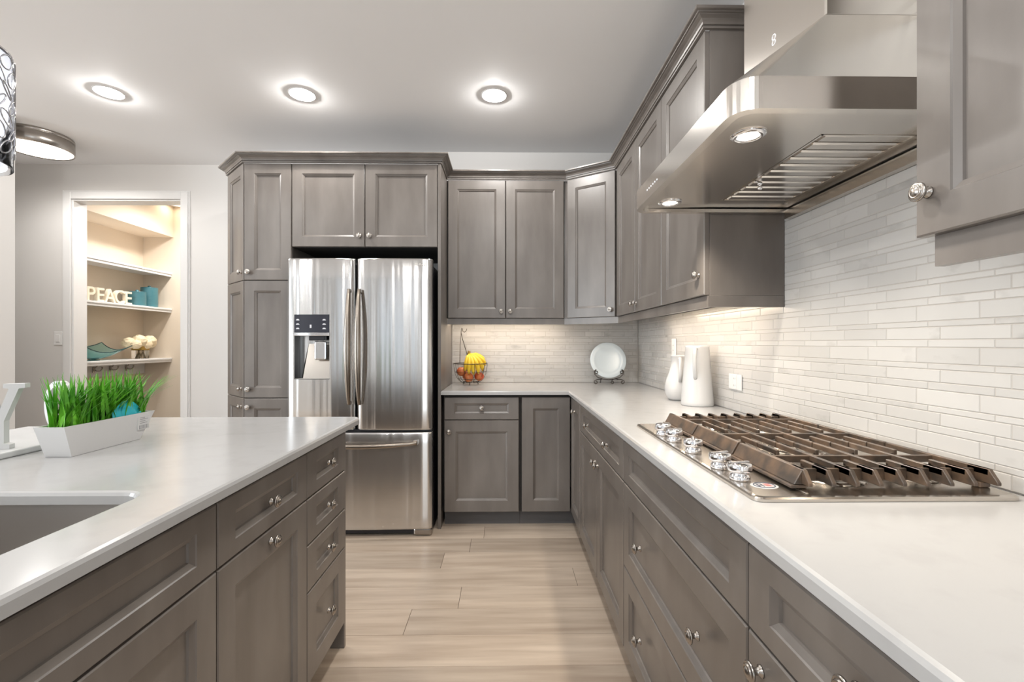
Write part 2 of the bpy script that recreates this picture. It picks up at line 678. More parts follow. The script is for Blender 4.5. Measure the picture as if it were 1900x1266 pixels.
GB = 'grey-brown base cabinets under the L-shaped counter'
# back run, faces -Y (local x = world X)
c = thing('base_cabinet', 'grey base cabinet with one drawer over one door, directly right of the fridge', 'cabinet', (-0.415, YB, 0), 0, GB)
carcass(c, 0.513, YW - YB, 0.105, TB, 'gap')
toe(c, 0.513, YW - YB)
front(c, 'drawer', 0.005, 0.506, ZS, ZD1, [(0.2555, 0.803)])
front(c, 'door', 0.005, 0.506, ZD0, ZS, [(0.037, 0.645)], sx=0.075, sz=0.075)
c = thing('base_cabinet', 'grey base cabinet with one plain knobless door, in the back counter corner', 'cabinet', (0.0985, YB, 0), 0, GB)
carcass(c, 0.3375, YW - YB, 0.105, TB, 'gap')
toe(c, 0.413, YW - YB)
front(c, 'door', 0.008, 0.3365, ZD0, ZD1, [], sx=0.075, sz=0.075)
# right run, faces -X: local x runs toward the camera
def right_cab(name, label, y_far, y_near, group=GB):
    return thing(name, label, 'cabinet', (XF, y_far, 0), R(-90), group), y_far - y_near


Y1, Y2, Y3, Y4 = 2.686, 1.690, 0.822, 0.30
c, w = right_cab('base_cabinet', 'narrow grey base cabinet with one tall door, far end of the cooktop run', 3.0595, Y1)
carcass(c, w, XW - XF - .004, 0.105, TB, 'gap')
toe(c, w, XW - XF - .004)
front(c, 'door', 0.004, w - 0.002, ZD0, ZD1, [(w - 0.20, 0.80)], sx=0.055)
c, w = right_cab('base_cabinet', 'grey base cabinet with a two-knob drawer over paired doors, beyond the cooktop', Y1, Y2)
carcass(c, w, XW - XF - .004, 0.105, TB, 'gap')
toe(c, w, XW - XF - .004)
front(c, 'drawer', 0.0, w, ZS, ZD1, [(w * .27, 0.798), (w * .73, 0.798)])
front(c, 'door', 0.0, w / 2, ZD0, ZS, [(w / 2 - 0.035, 0.655)])
front(c, 'door', w / 2, w, ZD0, ZS, [(w / 2 + 0.035, 0.655)])
c, w = right_cab('base_cabinet', 'wide grey base cabinet with two deep two-knob drawers, under the cooktop', Y2, Y3)
carcass(c, w, XW - XF - .004, 0.105, TB, 'gap')
toe(c, w, XW - XF - .004)
o = front(c, 'false_front', 0.0, w, ZS, ZD1, [], sz=0.040)
front(c, 'drawer', 0.0, w, 0.4135, ZS, [(w * .245, 0.568), (w * .755, 0.568)])
front(c, 'drawer', 0.0, w, ZD0, 0.4135, [(w * .245, 0.268), (w * .755, 0.268)])
c, w = right_cab('base_cabinet', 'grey base cabinet with one drawer over a door, nearest on the cooktop side', Y3, Y4)
carcass(c, w, XW - XF - .004, 0.105, TB, 'gap')
toe(c, w, XW - XF - .004)
front(c, 'drawer', 0.0, w, ZS, ZD1, [(w * .5, 0.803)])
front(c, 'door', 0.0, w, ZD0, ZS, [(0.045, 0.672)])

# island, faces +X: local x runs away from the camera
GI = 'grey-brown cabinets of the island'
I0, I1, I2, I3 = 0.20, 1.040, 1.506, 1.860
ID = 0.60
def island_cab(label, ya, yb):
    return thing('island_cabinet', label, 'cabinet', (XIF, ya, 0), R(90), GI), yb - ya


c, w = island_cab('grey island cabinet with four stacked drawers, at the far end by the fridge', I2, I3)
carcass(c, w, ID, 0.105, TB, 'gap')
toe(c, w, ID)
for za, zb in ((ZS, ZD1), (0.567, ZS), (0.4115, 0.567), (ZD0, 0.4115)):
    front(c, 'drawer', 0.0, w, za, zb, [(w / 2, (za + zb) / 2)], sx=0.072)
G().box(w + .0003, w + .018, .004, ID, 0.0, TB, 0.001).make('end_panel', M['wood'], c)
c, w = island_cab('grey island cabinet with one drawer over one pull-out door, both with centred knobs', I1, I2)
carcass(c, w, ID, 0.105, TB, 'gap')
toe(c, w, ID)
front(c, 'drawer', 0.0, w, ZS, ZD1, [(w / 2, 0.798)])
front(c, 'door', 0.0, w, ZD0, ZS, [(w / 2, 0.688)])
c, w = island_cab('grey island sink cabinet with a long plain false front over doors, nearest the camera', I0, I1)
# hollow around the basin: sides, back, floor
g = G()
g.box(.0006, .019, .021, ID, .105, TB)
g.box(w - .019, w - .0006, .021, ID, .105, TB)
g.box(.019, w - .019, .021, ID, .105, .125)
g.box(.019, w - .019, ID - .018, ID, .125, TB)
g.box(.019, w - .019, .021, .035, .125, TB)
g.make('carcass', M['gap'], c)
toe(c, w, ID)
front(c, 'false_front', 0.0, w, ZS, ZD1, [], sz=0.040)
front(c, 'door', 0.0, w / 2, ZD0, ZS, [(w / 2 - 0.035, 0.655)])
front(c, 'door', w / 2, w, ZD0, ZS, [(w / 2 + 0.035, 0.655)])
# plain panelled back of the island (seating side)
tag(G().box(-1.45, XIF - ID - .001, I0, I3 + .018, 0, TB).make('island_back_panel', M['wood']), 'plain grey wooden box backing the island cabinets under the white top', 'panel')

# ------------------------------------------------------------------ countertops
def rounded(pts, radii, seg=6):
    out = []
    n = len(pts)
    for i, p in enumerate(pts):
        r = radii[i]
        if not r:
            out.append(p)
            continue
        p0, p1, p2 = Vector(pts[i - 1]), Vector(p), Vector(pts[(i + 1) % n])
        d1, d2 = (p0 - p1).normalized(), (p2 - p1).normalized()
        ang = d1.angle(d2)
        t = r / math.tan(ang / 2)
        a, b = p1 + d1 * t, p1 + d2 * t
        ctr = p1 + (d1 + d2).normalized() * (r / math.sin(ang / 2))
        a0 = math.atan2(a.y - ctr.y, a.x - ctr.x)
        a1 = math.atan2(b.y - ctr.y, b.x - ctr.x)
        da = (a1 - a0 + PI) % (2 * PI) - PI
        for k in range(seg + 1):
            q = a0 + da * k / seg
            out.append((ctr.x + r * math.cos(q), ctr.y + r * math.sin(q)))
    return out


def slab(name, outline, z0, z1, m, hole=None, bev=0.009):
    """slab with eased top edge and an optional hole"""
    b = bmesh.new()
    def inset_poly(pts, d):
        P = [Vector(p) for p in pts]
        n = len(P)
        out = []
        for i in range(n):
            e1 = (P[i] - P[i - 1]).normalized()
            e2 = (P[(i + 1) % n] - P[i]).normalized()
            n1, n2 = Vector((-e1.y, e1.x)), Vector((-e2.y, e2.x))
            o = n1 + n2
            o = o / max(0.3, o.dot(n1))
            out.append(P[i] + o * d)
        return out
    def ring(pts, z):
        return [b.verts.new((p[0], p[1], z)) for p in pts]
    def join(A, B):
        n = len(A)
        for i in range(n):
            b.faces.new((A[i], A[(i + 1) % n], B[(i + 1) % n], B[i]))
    def loops(pts, sgn):
        r0 = ring(pts, z0)
        r1 = ring(pts, z1 - bev)
        r2 = ring(inset_poly(pts, bev * 0.35 * sgn), z1 - bev * 0.3)
        r3 = ring(inset_poly(pts, bev * sgn), z1)
        join(r0, r1)
        join(r1, r2)
        join(r2, r3)
        return r0, r3
    bo, to = loops(outline, 1)
    sets = [(bo, z0), (to, z1)]
    if hole:
        bi, ti = loops(hole, -1)
    for idx, outer in enumerate((bo, to)):
        es = [b.edges.get((outer[i], outer[(i + 1) % len(outer)])) for i in range(len(outer))]
        if hole:
            inn = (bi, ti)[idx]
            es += [b.edges.get((inn[i], inn[(i + 1) % len(inn)])) for i in range(len(inn))]
        bmesh.ops.triangle_fill(b, use_beauty=True, use_dissolve=True, edges=es)
    bmesh.ops.recalc_face_normals(b, faces=b.faces[:])
    g = G()
    g.merge(b)
    return g.make(name, m)


# counters are drawn counter-clockwise
out = [(XC, -0.4), (XW - .001, -0.4), (XW - .001, YW - .001), (-0.4265, YW - .001), (-0.4265, 3.026), (XC, 3.026)]
tag(slab('countertop', out, CB, CZ, M['quartz']), 'L-shaped white quartz countertop with the cooktop set in it', 'countertop')
SX0, SX1, SY0, SY1 = -1.18, -0.756, 0.30, 0.978
out = rounded([(-1.72, -0.3), (XI, -0.3), (XI, 1.972), (-1.72, 1.972)], [0, 0, 0.03, 0])
hole = rounded([(SX0, SY0), (SX1, SY0), (SX1, SY1), (SX0, SY1)], [0.05] * 4)
tag(slab('island_countertop', out, CB, CZ, M['quartz'], hole), 'white quartz island countertop carrying the planter and sink', 'countertop')
# sink basin, hung below the stone
sk = thing('undermount_sink', 'stainless steel undermount sink in the white island top', 'sink', ((SX0 + SX1) / 2, (SY0 + SY1) / 2, CB - 0.22))
hx, hy = (SX1 - SX0) / 2 + .012, (SY1 - SY0) / 2 + .012
b = bmesh.new()
zt, zb = CB - .0015 - (CB - .22), 0.0
def rr(hx, hy, r):
    return rounded([(-hx, -hy), (hx, -hy), (hx, hy), (-hx, hy)], [r] * 4)
rg = [[b.verts.new((p[0], p[1], z)) for p in rr(a, c2, r)] for a, c2, r, z in
      ((hx + .015, hy + .015, .06, zt), (hx, hy, .055, zt), (hx - .006, hy - .006, .05, .03), (hx - .03, hy - .03, .04, 0.004), (hx - .08, hy - .08, .03, 0.0))]
for A, B in zip(rg[:-1], rg[1:]):
    for i in range(len(A)):
        b.faces.new((A[i], A[(i + 1) % len(A)], B[(i + 1) % len(A)], B[i]))
b.faces.new(rg[-1])
bmesh.ops.recalc_face_normals(b, faces=b.faces[:])
bmesh.ops.reverse_faces(b, faces=b.faces[:])
g = G()
g.merge(b)
g.make('basin', M['sinksteel'], sk)
G().lathe([(0, .003), (.03, .003), (.042, .006), (.045, .002), (.045, 0.0005)], 24).make('drain', M['chrome'], sk)

# ------------------------------------------------------------------ tile backsplashes
PAT = [(0.0295, 0.139), (0.013, 0.0135), (0.038, 0.0455), (0.0175, 0.0135)]
def tile_rows(z0, z1):
    rows, z, k = [], z0, 0
    while z < z1 - 0.004:
        h, off = PAT[k % 4]
        h = h + (.0035 if k == 0 else 0)
        rows.append((z, min(z + h + .002, z1), off, 0.1585))
        z += h + .002
        k += 1
    return rows


def backsplash(name, label, length, rows, loc, rz):
    t = thing(name, label, 'backsplash', loc, rz)
    zz0, zz1 = min(r[0] for r in rows), max(r[1] for r in rows)
    G().box(0, length, -.0035, -.0003, zz0, zz1).make('grout_bed', M['grout'], t)
    o = cells('tile_field', rows, 0, length, M['marble'], gap=0.0009, th=0.0014)
    o.location = (0, -.0035, 0)
    o.parent = t
    return t


rws = tile_rows(CZ + .001, ZU0)
backsplash('tile_backsplash', 'white marble strip-tile backsplash on the back wall, behind the fruit and plate', XW + .4265 - .008, rws, (-0.4265, YW, 0), 0)
rws = tile_rows(CZ + .001, CEIL - .12)
backsplash('tile_backsplash', 'white marble strip-tile backsplash on the right wall, behind the cooktop', YW - .007 + 0.4, rws, (XW, YW - .0065, 0), R(-90))

# ------------------------------------------------------------------ wall cabinets
GU = 'grey-brown wall cabinets'
TOPU = ZU1
c = thing('wall_cabinet', 'grey two-door wall cabinet on the back wall, above the fruit basket', 'cabinet', (-0.4275, YU, 0), 0, GU)
w = 0.4275 + 0.432
carcass(c, w, YW - YU - .001, ZU0, TOPU, 'gap')
front(c, 'door', 0.006, 0.4285, ZU0, TOPU, [(0.4285 - .033, 1.467)])
front(c, 'door', 0.4285, w - .003, ZU0, TOPU, [(0.4285 + .033, 1.467)])
# diagonal corner
A, B = Vector((0.4447, YU)), Vector((XU, 3.13))
ang = math.atan2(B.y - A.y, B.x - A.x)
wl = (B - A).length
c = thing('corner_wall_cabinet', 'grey one-door wall cabinet set diagonally across the corner, above the plate', 'cabinet', (A.x, A.y, 0), ang, GU)
Mi = Matrix.Rotation(-ang, 4, 'Z') @ Matrix.Translation((-A.x, -A.y, 0))
nrm = Vector((math.sin(ang), -math.cos(ang)))
pts = [(A.x + .004 - nrm.x * .021, A.y - nrm.y * .021), (B.x - nrm.x * .021, B.y - nrm.y * .021 + .003), (XW - .007, B.y + .003), (XW - .007, YW - .007), (A.x - .012, YW - .007), (A.x - .012, YU + .021)]
G().prism(pts, ZU0, TOPU, M=Mi).make('carcass', M['wood'], c)
front(c, 'door', 0.004, wl - 0.004, ZU0, TOPU, [(wl - 0.040, 1.467)])
def right_upper(name, label, y_far, y_near):
    return thing(name, label, 'cabinet', (XU, y_far, 0), R(-90), GU), y_far - y_near


U0, U1, U2, U3 = 3.12, 2.672, 2.218, 1.732
c, w = right_upper('wall_cabinet', 'grey two-door wall cabinet on the right wall, next to the diagonal corner cabinet', U0, U2)
carcass(c, w, XW - XU - .007, ZU0, TOPU, 'gap')
front(c, 'door', 0.006, U0 - U1, ZU0, TOPU, [(U0 - U1 - .033, 1.467)])
front(c, 'door', U0 - U1, w, ZU0, TOPU, [(U0 - U1 + .033, 1.467)])
c, w = right_upper('wall_cabinet', 'grey single-door wall cabinet with an exposed end, on the far side of the range hood', U2, U3)
carcass(c, w, XW - XU - .007, ZU0, TOPU)
front(c, 'door', 0.0, w - .003, ZU0, TOPU, [(w - .050, 1.500)])
c, w = right_upper('wall_cabinet', 'large grey wall cabinet cut by the right edge of the photo, nearest the camera', 0.838, -0.10)
carcass(c, w, XW - XU - .007, ZU0 + .012, TOPU, x0=.012)
front(c, 'door', 0.0, w / 2, ZU0 + .009, TOPU, [(0.028, 1.504)])
front(c, 'door', w / 2, w, ZU0 + .009, TOPU, [(w - 0.028, 1.504)])
G().box(.022, w, .018, .036, 1.372, ZU0 + .011).make('light_rail', M['wood'], c)
# light rail under the connected run
pr = [(0.0, 1.372), (0.018, 1.372), (0.018, ZU0 - .0006), (0.0, ZU0 - .0006)]
o = G().sweep([(-0.4265, YU + .034), (0.438, YU + .034), (XU + .032, 3.135), (XU + .032, U3 + .018), (XW - .007, U3 + .018)], pr).make('light_rail', M['wood'])
tag(o, 'grey wooden light rail along the bottom of the far wall cabinets', 'molding')
# crown
CP = [(-.004, ZU1 + .0006), (.009, ZU1 + .0006), (.010, ZU1 + .007), (.005, ZU1 + .009), (.005, ZU1 + .013), (.011, ZU1 + .014), (.013, ZU1 + .022), (.020, ZU1 + .031), (.032, ZU1 + .037), (.034, ZU1 + .040), (.041, ZU1 + .0405), (.042, ZU1 + .0445), (.051, ZU1 + .0455), (.053, ZU1 + .048), (.053, ZC), (-.004, ZC)]
TX0, TX1 = -1.98, -1.732
o = G().sweep([(TX0, YW - .002), (TX0, 3.29), (TX1, YT), (-0.4295, YT), (-0.4295, YU), (0.4447, YU), (XU, 3.13), (XU, U3), (XW - .007, U3)], CP).make('crown_molding', M['wood'])
tag(o, 'dark grey stepped crown molding running along the tops of the cabinets', 'molding')

# ------------------------------------------------------------------ tall pantry tower and fridge surround
c = thing('tall_pantry_cabinet', 'tall grey pantry cabinet with three flat doors and three angled doors, left of the fridge', 'cabinet', (TX0, YT, 0))
P0, P1, PR = Vector((0, 3.29 - YT)), Vector((TX1 - TX0, 0)), -1.4155 - TX0
g = G()
g.prism([(0.004, .262), (TX1 - TX0 + .008, .021), (PR - .0006, .021), (PR - .0006, YW - YT - .001), (0.004, YW - YT - .001)], 0.105, ZU1)
g.make('carcass', M['wood'], c)
G().prism([(0.05, .30), (TX1 - TX0 + .03, .085), (PR - .001, .085), (PR - .001, .6), (0.05, .6)], 0.0, 0.1049).make('toe_kick', M['toe'], c)
ang = math.atan2(P1.y - P0.y, P1.x - P0.x)
dl = (P1 - P0).length
SE = [(0.8715, ZD0), (1.650, 0.8715), (ZU1, 1.650)]
kz = [0.812, 0.930, 1.705]
for (zt, zb), kk in zip(SE, kz):
    front(c, 'door', TX1 - TX0 + .003, PR, zb, zt, [(TX1 - TX0 + .036, kk)])
    o = shaker(dl - .008, zt - zb - .0032, .055, .066).make('angled_door', M['wood'], c, (P0.x + math.cos(ang) * .004, P0.y + math.sin(ang) * .004, zb + .0016), (0, 0, ang))
    put_knob(o, dl - .042, kk - zb)
c = thing('fridge_wall_cabinet', 'grey two-door cabinet directly above the steel fridge', 'cabinet', (-1.415, YT, 0), 0, GU)
w = -0.4505 + 1.415
carcass(c, w, YW - YT - .001, 1.872, ZU1, 'gap')
front(c, 'door', 0.0, w / 2, 1.872, ZU1, [(w / 2 - .034, 1.945)])
front(c, 'door', w / 2, w, 1.872, ZU1, [(w / 2 + .034, 1.945)])
tag(G().box(-0.4495, -0.4285, YT - .004, YW - .001, 0, ZU1, 0.001).make('fridge_side_panel', M['wood']), 'tall grey wooden panel standing between the fridge and the back counter', 'panel')

# ------------------------------------------------------------------ fridge
FX0, FX1, FY = -1.386, -0.468, 2.905
fr = thing('refrigerator', 'stainless steel french-door refrigerator with a water dispenser and bottom freezer', 'refrigerator', (FX0, FY, 0))
FW = FX1 - FX0
G().box(.008, FW - .008, .078, YW - FY - .05, 0.025, 1.745, .004).make('body', M['dark'], fr)
for xx in (.10, FW - .10):
    G().box(xx - .03, xx + .03, .10, .16, 0.0, .024).make('foot', M['dark'], fr)
def fdoor(name, x0, x1, z0, z1, hole=None, bow=0.010):
    w = x1 - x0
    xs = [0, .0015, .004, .008, .014, .022, .034]
    xs = xs + [w - q for q in xs[::-1]]
    n = 18
    xs += [.034 + (w - .068) * k / n for k in range(1, n)]
    zs = [z0, z0 + .003, z0 + .010]
    zs += [z1 - .010, z1 - .003, z1]
    zs += [z0 + (z1 - z0) * k / 8 for k in range(1, 8)]
    if hole:
        xs += [hole[0], hole[1]]
        zs += [hole[2], hole[3]]
        xs = [q for q in xs if q in hole or min(abs(q - h) for h in hole[:2]) > .004]
    xs, zs = sorted(set(xs)), sorted(set(zs))
    def yy(x, z):
        t = 2 * x / w - 1
        y = bow * t * t
        e = min(x, w - x)
        if e < .034:
            q = 1 - e / .034
            y += .020 * q ** 3
        ez = min(z - z0, z1 - z)
        if ez < .010:
            y += .006 * (1 - ez / .010) ** 2
        return y
    b = bmesh.new()
    V = {}
    def v(i, j):
        if (i, j) not in V:
            V[i, j] = b.verts.new((x0 + xs[i], yy(xs[i], zs[j]), zs[j]))
        return V[i, j]
    for i in range(len(xs) - 1):
        for j in range(len(zs) - 1):
            if hole and hole[0] <= xs[i] and xs[i + 1] <= hole[1] and hole[2] <= zs[j] and zs[j + 1] <= hole[3]:
                continue
            f = b.faces.new((v(i, j), v(i + 1, j), v(i + 1, j + 1), v(i, j + 1)))
            f.smooth = True
    g = G()
    g.merge(b)
    # sides/back as a shell
    d = .075
    g.quad((x0, .030, z0), (x0, d, z0), (x0, d, z1), (x0, .030, z1))
    g.quad((x0 + w, .030, z0), (x0 + w, .030, z1), (x0 + w, d, z1), (x0 + w, d, z0))
    g.quad((x0, d, z0), (x0 + w, d, z0), (x0 + w, d, z1), (x0, d, z1))
    for z in (z0, z1):
        ring = [(x0 + x, yy(x, z), z) for x in xs]
        vs = [g.bm.verts.new(q) for q in ring] + [g.bm.verts.new((x0 + w, d, z)), g.bm.verts.new((x0, d, z))]
        g.bm.faces.new(vs if z == z0 else vs[::-1])
    return g


# dispenser opening in the left door (local coordinates)
def fx(px):
    return (px - 938) * 2.905 / 850 - FX0


def fz(py):
    return H + (637.5 - py) * 2.905 / 850


HX0, HX1, HZ0, HZ1 = fx(548), fx(613), fz(704), fz(584)
ld = fdoor('left_door', 0.0, 0.4285, 0.684, 1.772, (HX0, HX1, HZ0, HZ1)).make('left_door', M['steel'], fr)
rd = fdoor('right_door', 0.4405, FW, 0.684, 1.772).make('right_door', M['steel'], fr)
fd = fdoor('freezer_drawer', 0.0, FW, 0.052, 0.668, bow=.014).make('freezer_drawer', M['steel'], fr)
G().box(.004, FW - .004, .035, .076, .669, .683).make('door_gasket', M['dark'], fr)
G().box(.02, FW - .02, .045, .10, .012, .050, .004).make('base_grille', M['dark'], fr)
g = G()
g.box(FW - .12, FW - .006, .028, .10, .006, .050, .010, 2)
g.make('foot_cover', M['nickel'], fr)
for xx in (.045, FW - .045):
    G().box(xx - .035, xx + .035, .05, .14, 1.746, 1.772, .006, 2).make('hinge_cover', M['dark'], fr)
# dispenser
yd = .0055
g = G()
zc = fz(621)
g.quad((HX0, yd, HZ0), (HX0, yd + .09, HZ0), (HX0, yd + .09, zc), (HX0, yd, zc))
g.quad((HX1, yd, HZ0), (HX1, yd, zc), (HX1, yd + .09, zc), (HX1, yd + .09, HZ0))
g.quad((HX0, yd + .09, HZ0), (HX1, yd + .09, HZ0), (HX1, yd + .09, zc), (HX0, yd + .09, zc))
g.quad((HX0, yd, HZ0), (HX1, yd, HZ0), (HX1, yd + .09, HZ0), (HX0, yd + .09, HZ0))
g.quad((HX0, yd, zc), (HX0, yd + .09, zc), (HX1, yd + .09, zc), (HX1, yd, zc))
dr = g.make('dispenser_recess', M['dark'], ld)
wd_ = HX1 - HX0
G().box(HX0, HX1, .001, yd + .03, fz(618), HZ1, .002).make('control_panel', M['panel'], ld)
cp = ld.children[-1]
for col in (fx(554.5), fx(603)):
    for row in (594, 602, 610):
        z = fz(row)
        g = G()
        g.box(col - .010, col + .012, .0002, .0012, z - .0035, z)
        g.box(col - .006, col + .008, .0002, .0012, z, z + .005)
        g.make('button', M['mark'], cp)
G().box(fx(577), fx(580), .0002, .0012, fz(609), fz(603)).make('indicator', M['mark'], cp)
G().box(HX0 - .004, HX1 + .004, -.003, yd + .02, fz(623.5), fz(617.5), .002).make('chrome_strip', M['chrome'], ld)
# sloping inner splash plate and paddle
g = G()
g.prism([(0, 0), (.070, 0), (.070, .002), (0, .002)], 0, 0.001)
g = G()
xa, xb, xc, xd = fx(562), fx(571), HX1 - .004, HX1 - .004
za, zb = HZ0 + .004, zc - .003
vs = [(fx(560), .035, za), (xc, .035, za), (xc, .085, zb), (fx(568), .085, zb)]
g.quad(*vs)
g.quad((fx(560), .035, za), (fx(568), .085, zb), (fx(566), .092, zb), (fx(556), .050, za))
g.make('splash_plate', M['pan'], dr)
G().box(HX0 + .002, HX1 - .002, yd + .002, .04, HZ0 + .0015, HZ0 + .006, .001).make('drip_tray', M['sinksteel'], dr)
G().box(fx(573), fx(602), .016, .055, fz(632), zc - .001, .004, 2).make('spout_housing', M['dark'], dr)
G().box(fx(583), fx(605), .018, .034, fz(668), fz(634), .008, 3).make('paddle', M['chrome'], dr)
# bowed handles
def bow_handle(z0, z1, xm, wmax, out):
    g = G()
    n = 24
    def f(u, v):
        z = z0 + (z1 - z0) * u
        s = math.sin(PI * u)
        hw = .010 + (wmax - .010) * s ** .8
        hw *= 0.5 * 2
        y = -.012 - out * s ** .7
        th = .013
        a = 2 * PI * v
        return Vector((xm + hw * math.cos(a), y + th * math.sin(a), z))
    g.grid(f, n, 14)
    for zz in (z0 + .01, z1 - .01):
        g.box(xm - .009, xm + .009, -.016, .012, zz - .010, zz + .010, .003)
    g.box(xm - .010, xm + .010, -.024, -.002, z0 - .002, z0 + .002)
    g.box(xm - .010, xm + .010, -.024, -.002, z1 - .002, z1 + .002)
    return g


hz0, hz1 = fz(750), fz(538)
bow_handle(hz0, hz1, .4285 - .026, .021, .040).make('handle', M['pewter'], ld)
bow_handle(hz0, hz1, .4405 + .026, .021, .040).make('handle', M['pewter'], rd)
g = G()
def fh(u, v):
    x = .09 + (FW - .18) * u
    s = math.sin(PI * u)
    a = 2 * PI * v
    return Vector((x, -.020 - .034 * s ** .6 + .012 * math.sin(a), .608 - .018 * s ** .8 + (.011 + .004 * s) * math.cos(a)))
g.grid(fh, 30, 12)
for xx in (.10, FW - .10):
    g.box(xx - .014, xx + .014, -.028, .012, .592, .622, .004)
g.make('handle', M['pewter'], fd)
text_obj('brand_lettering', 'SAMSUNG', .022, .0006, M['nickel'], rd, (fx(774), .0035, fz(493)), (R(90), 0, 0))

# ------------------------------------------------------------------ range hood
HB, HT = 1.724, 1.792
HN, HF = 0.948, 1.724
HXF = 0.482
hd = thing('range_hood', 'large stainless steel chimney range hood over the cooktop', 'range hood', (XW - .008, (HN + HF) / 2, HB))
Wm = Matrix.Translation((-(XW - .008), -(HN + HF) / 2, -HB))
outl = rounded([(HXF, HN), (XW - .008, HN), (XW - .008, HF), (HXF, HF)], [.055, 0, 0, .055], 10)
# canopy band (open ring) + sloped pyramid
b = bmesh.new()
CHX, CHY0, CHY1, CHZ = 0.803, 1.138, 1.534, 2.059
def ringv(pts, z):
    return [b.verts.new((p[0], p[1], z)) for p in pts]
r0, r1 = ringv(outl, HB), ringv(outl, HT)
n = len(outl)
for i in range(n):
    f = b.faces.new((r0[i], r0[(i + 1) % n], r1[(i + 1) % n], r1[i]))
cx0, cx1 = HXF, XW - .008
def up(p):
    # map band outline point to chimney base rectangle
    x = CHX if p[0] < HXF + .06 else cx1
    yv = CHY0 if p[1] < (HN + HF) / 2 else CHY1
    return (x, yv)
top = ringv([up(p) for p in outl], CHZ)
for i in range(n):
    a, c2 = top[i], top[(i + 1) % n]
    if (a.co - c2.co).length < 1e-6:
        b.faces.new((r1[i], r1[(i + 1) % n], a))
    else:
        b.faces.new((r1[i], r1[(i + 1) % n], c2, a))
bmesh.ops.remove_doubles(b, verts=b.verts[:], dist=1e-5)
bmesh.ops.recalc_face_normals(b, faces=b.faces[:])
g = G()
g.merge(b)
# rim round the bottom
inn = rounded([(HXF + .022, HN + .022), (XW - .014, HN + .022), (XW - .014, HF - .022), (HXF + .022, HF - .022)], [.035, 0, 0, .035], 10)
for i in range(n):
    p, q = outl[i], outl[(i + 1) % n]
    p2, q2 = inn[i], inn[(i + 1) % n]
    g.quad((*p, HB), (*p2, HB), (*q2, HB), (*q, HB))
    g.quad((*p2, HB), (*p2, HB + .012), (*q2, HB + .012), (*q2, HB))
canopy = g.make('canopy', M['hood'], hd)
canopy.data.transform(Wm)
# chimney
g = G()
g.box(CHX, XW - .008, CHY0, CHY1, CHZ - .002, CEIL - .001, .004)
ch = g.make('chimney', M['hood'], hd)
ch.data.transform(Wm)
# emblem on the chimney front (small pale round mark)
g = G()
g.tube([(CHX - .0005, 1.36 + .008 * math.cos(t * PI / 8), 2.150 + .008 * math.sin(t * PI / 8)) for t in range(16)], .0012, 6, True)
g.tube([(CHX - .0005, 1.36 + .008 * math.cos(t * PI / 8), 2.134 + .007 * math.sin(t * PI / 8)) for t in range(16)], .0012, 6, True)
e = g.make('emblem', M['mark'], ch)
e.data.transform(Wm)
# underside: flat front shelf with lamps, sloping to the filter
g = G()
UZ = HB + .012
FX_a, FX_b, FYa, FYb = 0.765, 1.005, 1.10, 1.61
xa, xb, ya, yb = HXF + .022, XW - .014, HN + .022, HF - .022
# four plates around the filter opening
g.quad((xa, ya, UZ), (xa, yb, UZ), (FX_a, yb, UZ + .004), (FX_a, ya, UZ + .004))
g.quad((FX_a, ya, UZ + .004), (FX_a, FYa, UZ + .004), (xb, FYa, UZ + .004), (xb, ya, UZ + .004))
g.quad((FX_a, FYb, UZ + .004), (FX_a, yb, UZ + .004), (xb, yb, UZ + .004), (xb, FYb, UZ + .004))
g.quad((FX_b, FYa, UZ + .004), (FX_b, FYb, UZ + .004), (xb, FYb, UZ + .004), (xb, FYa, UZ + .004))
un = g.make('underside_pan', M['hood'], hd)
un.data.transform(Wm)
# baffle filter
g = G()
g.box(FX_a + .001, FX_b - .001, FYa, FYb, UZ + .032, UZ + .036)
nb = 11
for i in range(nb):
    yc = FYa + (i + .5) * (FYb - FYa) / nb
    g.box(FX_a + .012, FX_b - .004, yc - .0185, yc + .0185, UZ + .003, UZ + .012, .005)
for xx in (FX_a + .004, FX_b - .004):
    g.box(xx - .003, xx + .003, FYa, FYb, UZ + .003, UZ + .034)
for yy_ in (FYa + .002, FYb - .002):
    g.box(FX_a, FX_b, yy_ - .002, yy_ + .002, UZ + .003, UZ + .034)
bf = g.make('baffle_filter', M['hood'], hd)
bf.data.transform(Wm)
g = G()
g.lathe([(0, 0), (.007, 0), (.007, -.006), (.004, -.008), (.004, -.012), (.008, -.016), (.006, -.022), (0, -.023)], 14, Matrix.Translation((.80, 1.43, UZ + .003)))
kn = g.make('filter_knob', M['chrome'], bf)
kn.data.transform(Wm)
for ly in (1.100, 1.628):
    T = Matrix.Translation((.587, ly, UZ))
    ring = G()
    ring.lathe([(.026, .0), (.026, -.004), (.033, -.005), (.040, -.001), (.040, .001)], 28, T)
    lm = ring.make('hood_lamp', M['chrome'], hd)
    lm.data.transform(Wm)
    g = G()
    g.lathe([(0, -.0015), (.0262, -.0015)], 28, T)
    ln = g.make('lens', M['lamp'], lm)
    ln.data.transform(Wm)
    l = bpy.data.lights.new('hood_spot', 'SPOT')
    l.energy = 16
    l.color = (1, .90, .76)
    l.spot_size = R(130)
    l.spot_blend = 0.8
    l.shadow_soft_size = .025
    lo = bpy.data.objects.new('hood_spot', l)
    lo.location = (.587, ly, UZ - .008)
    COL.objects.link(lo)
g = G()
for i in range(6):
    yy_ = 1.452 + i * .020
    g.box(HXF - .0012, HXF + .001, yy_ - .003, yy_ + .003, 1.752, 1.758, .0008)
bt = g.make('control_buttons', M['mark'], canopy)
bt.data.transform(Wm)
g = G()
g.box(XW - .03, XW - .0085, HN + .03, HF - .03, HB - .028, HB - .0005)
bk = g.make('back_trim', M['pan'], hd)
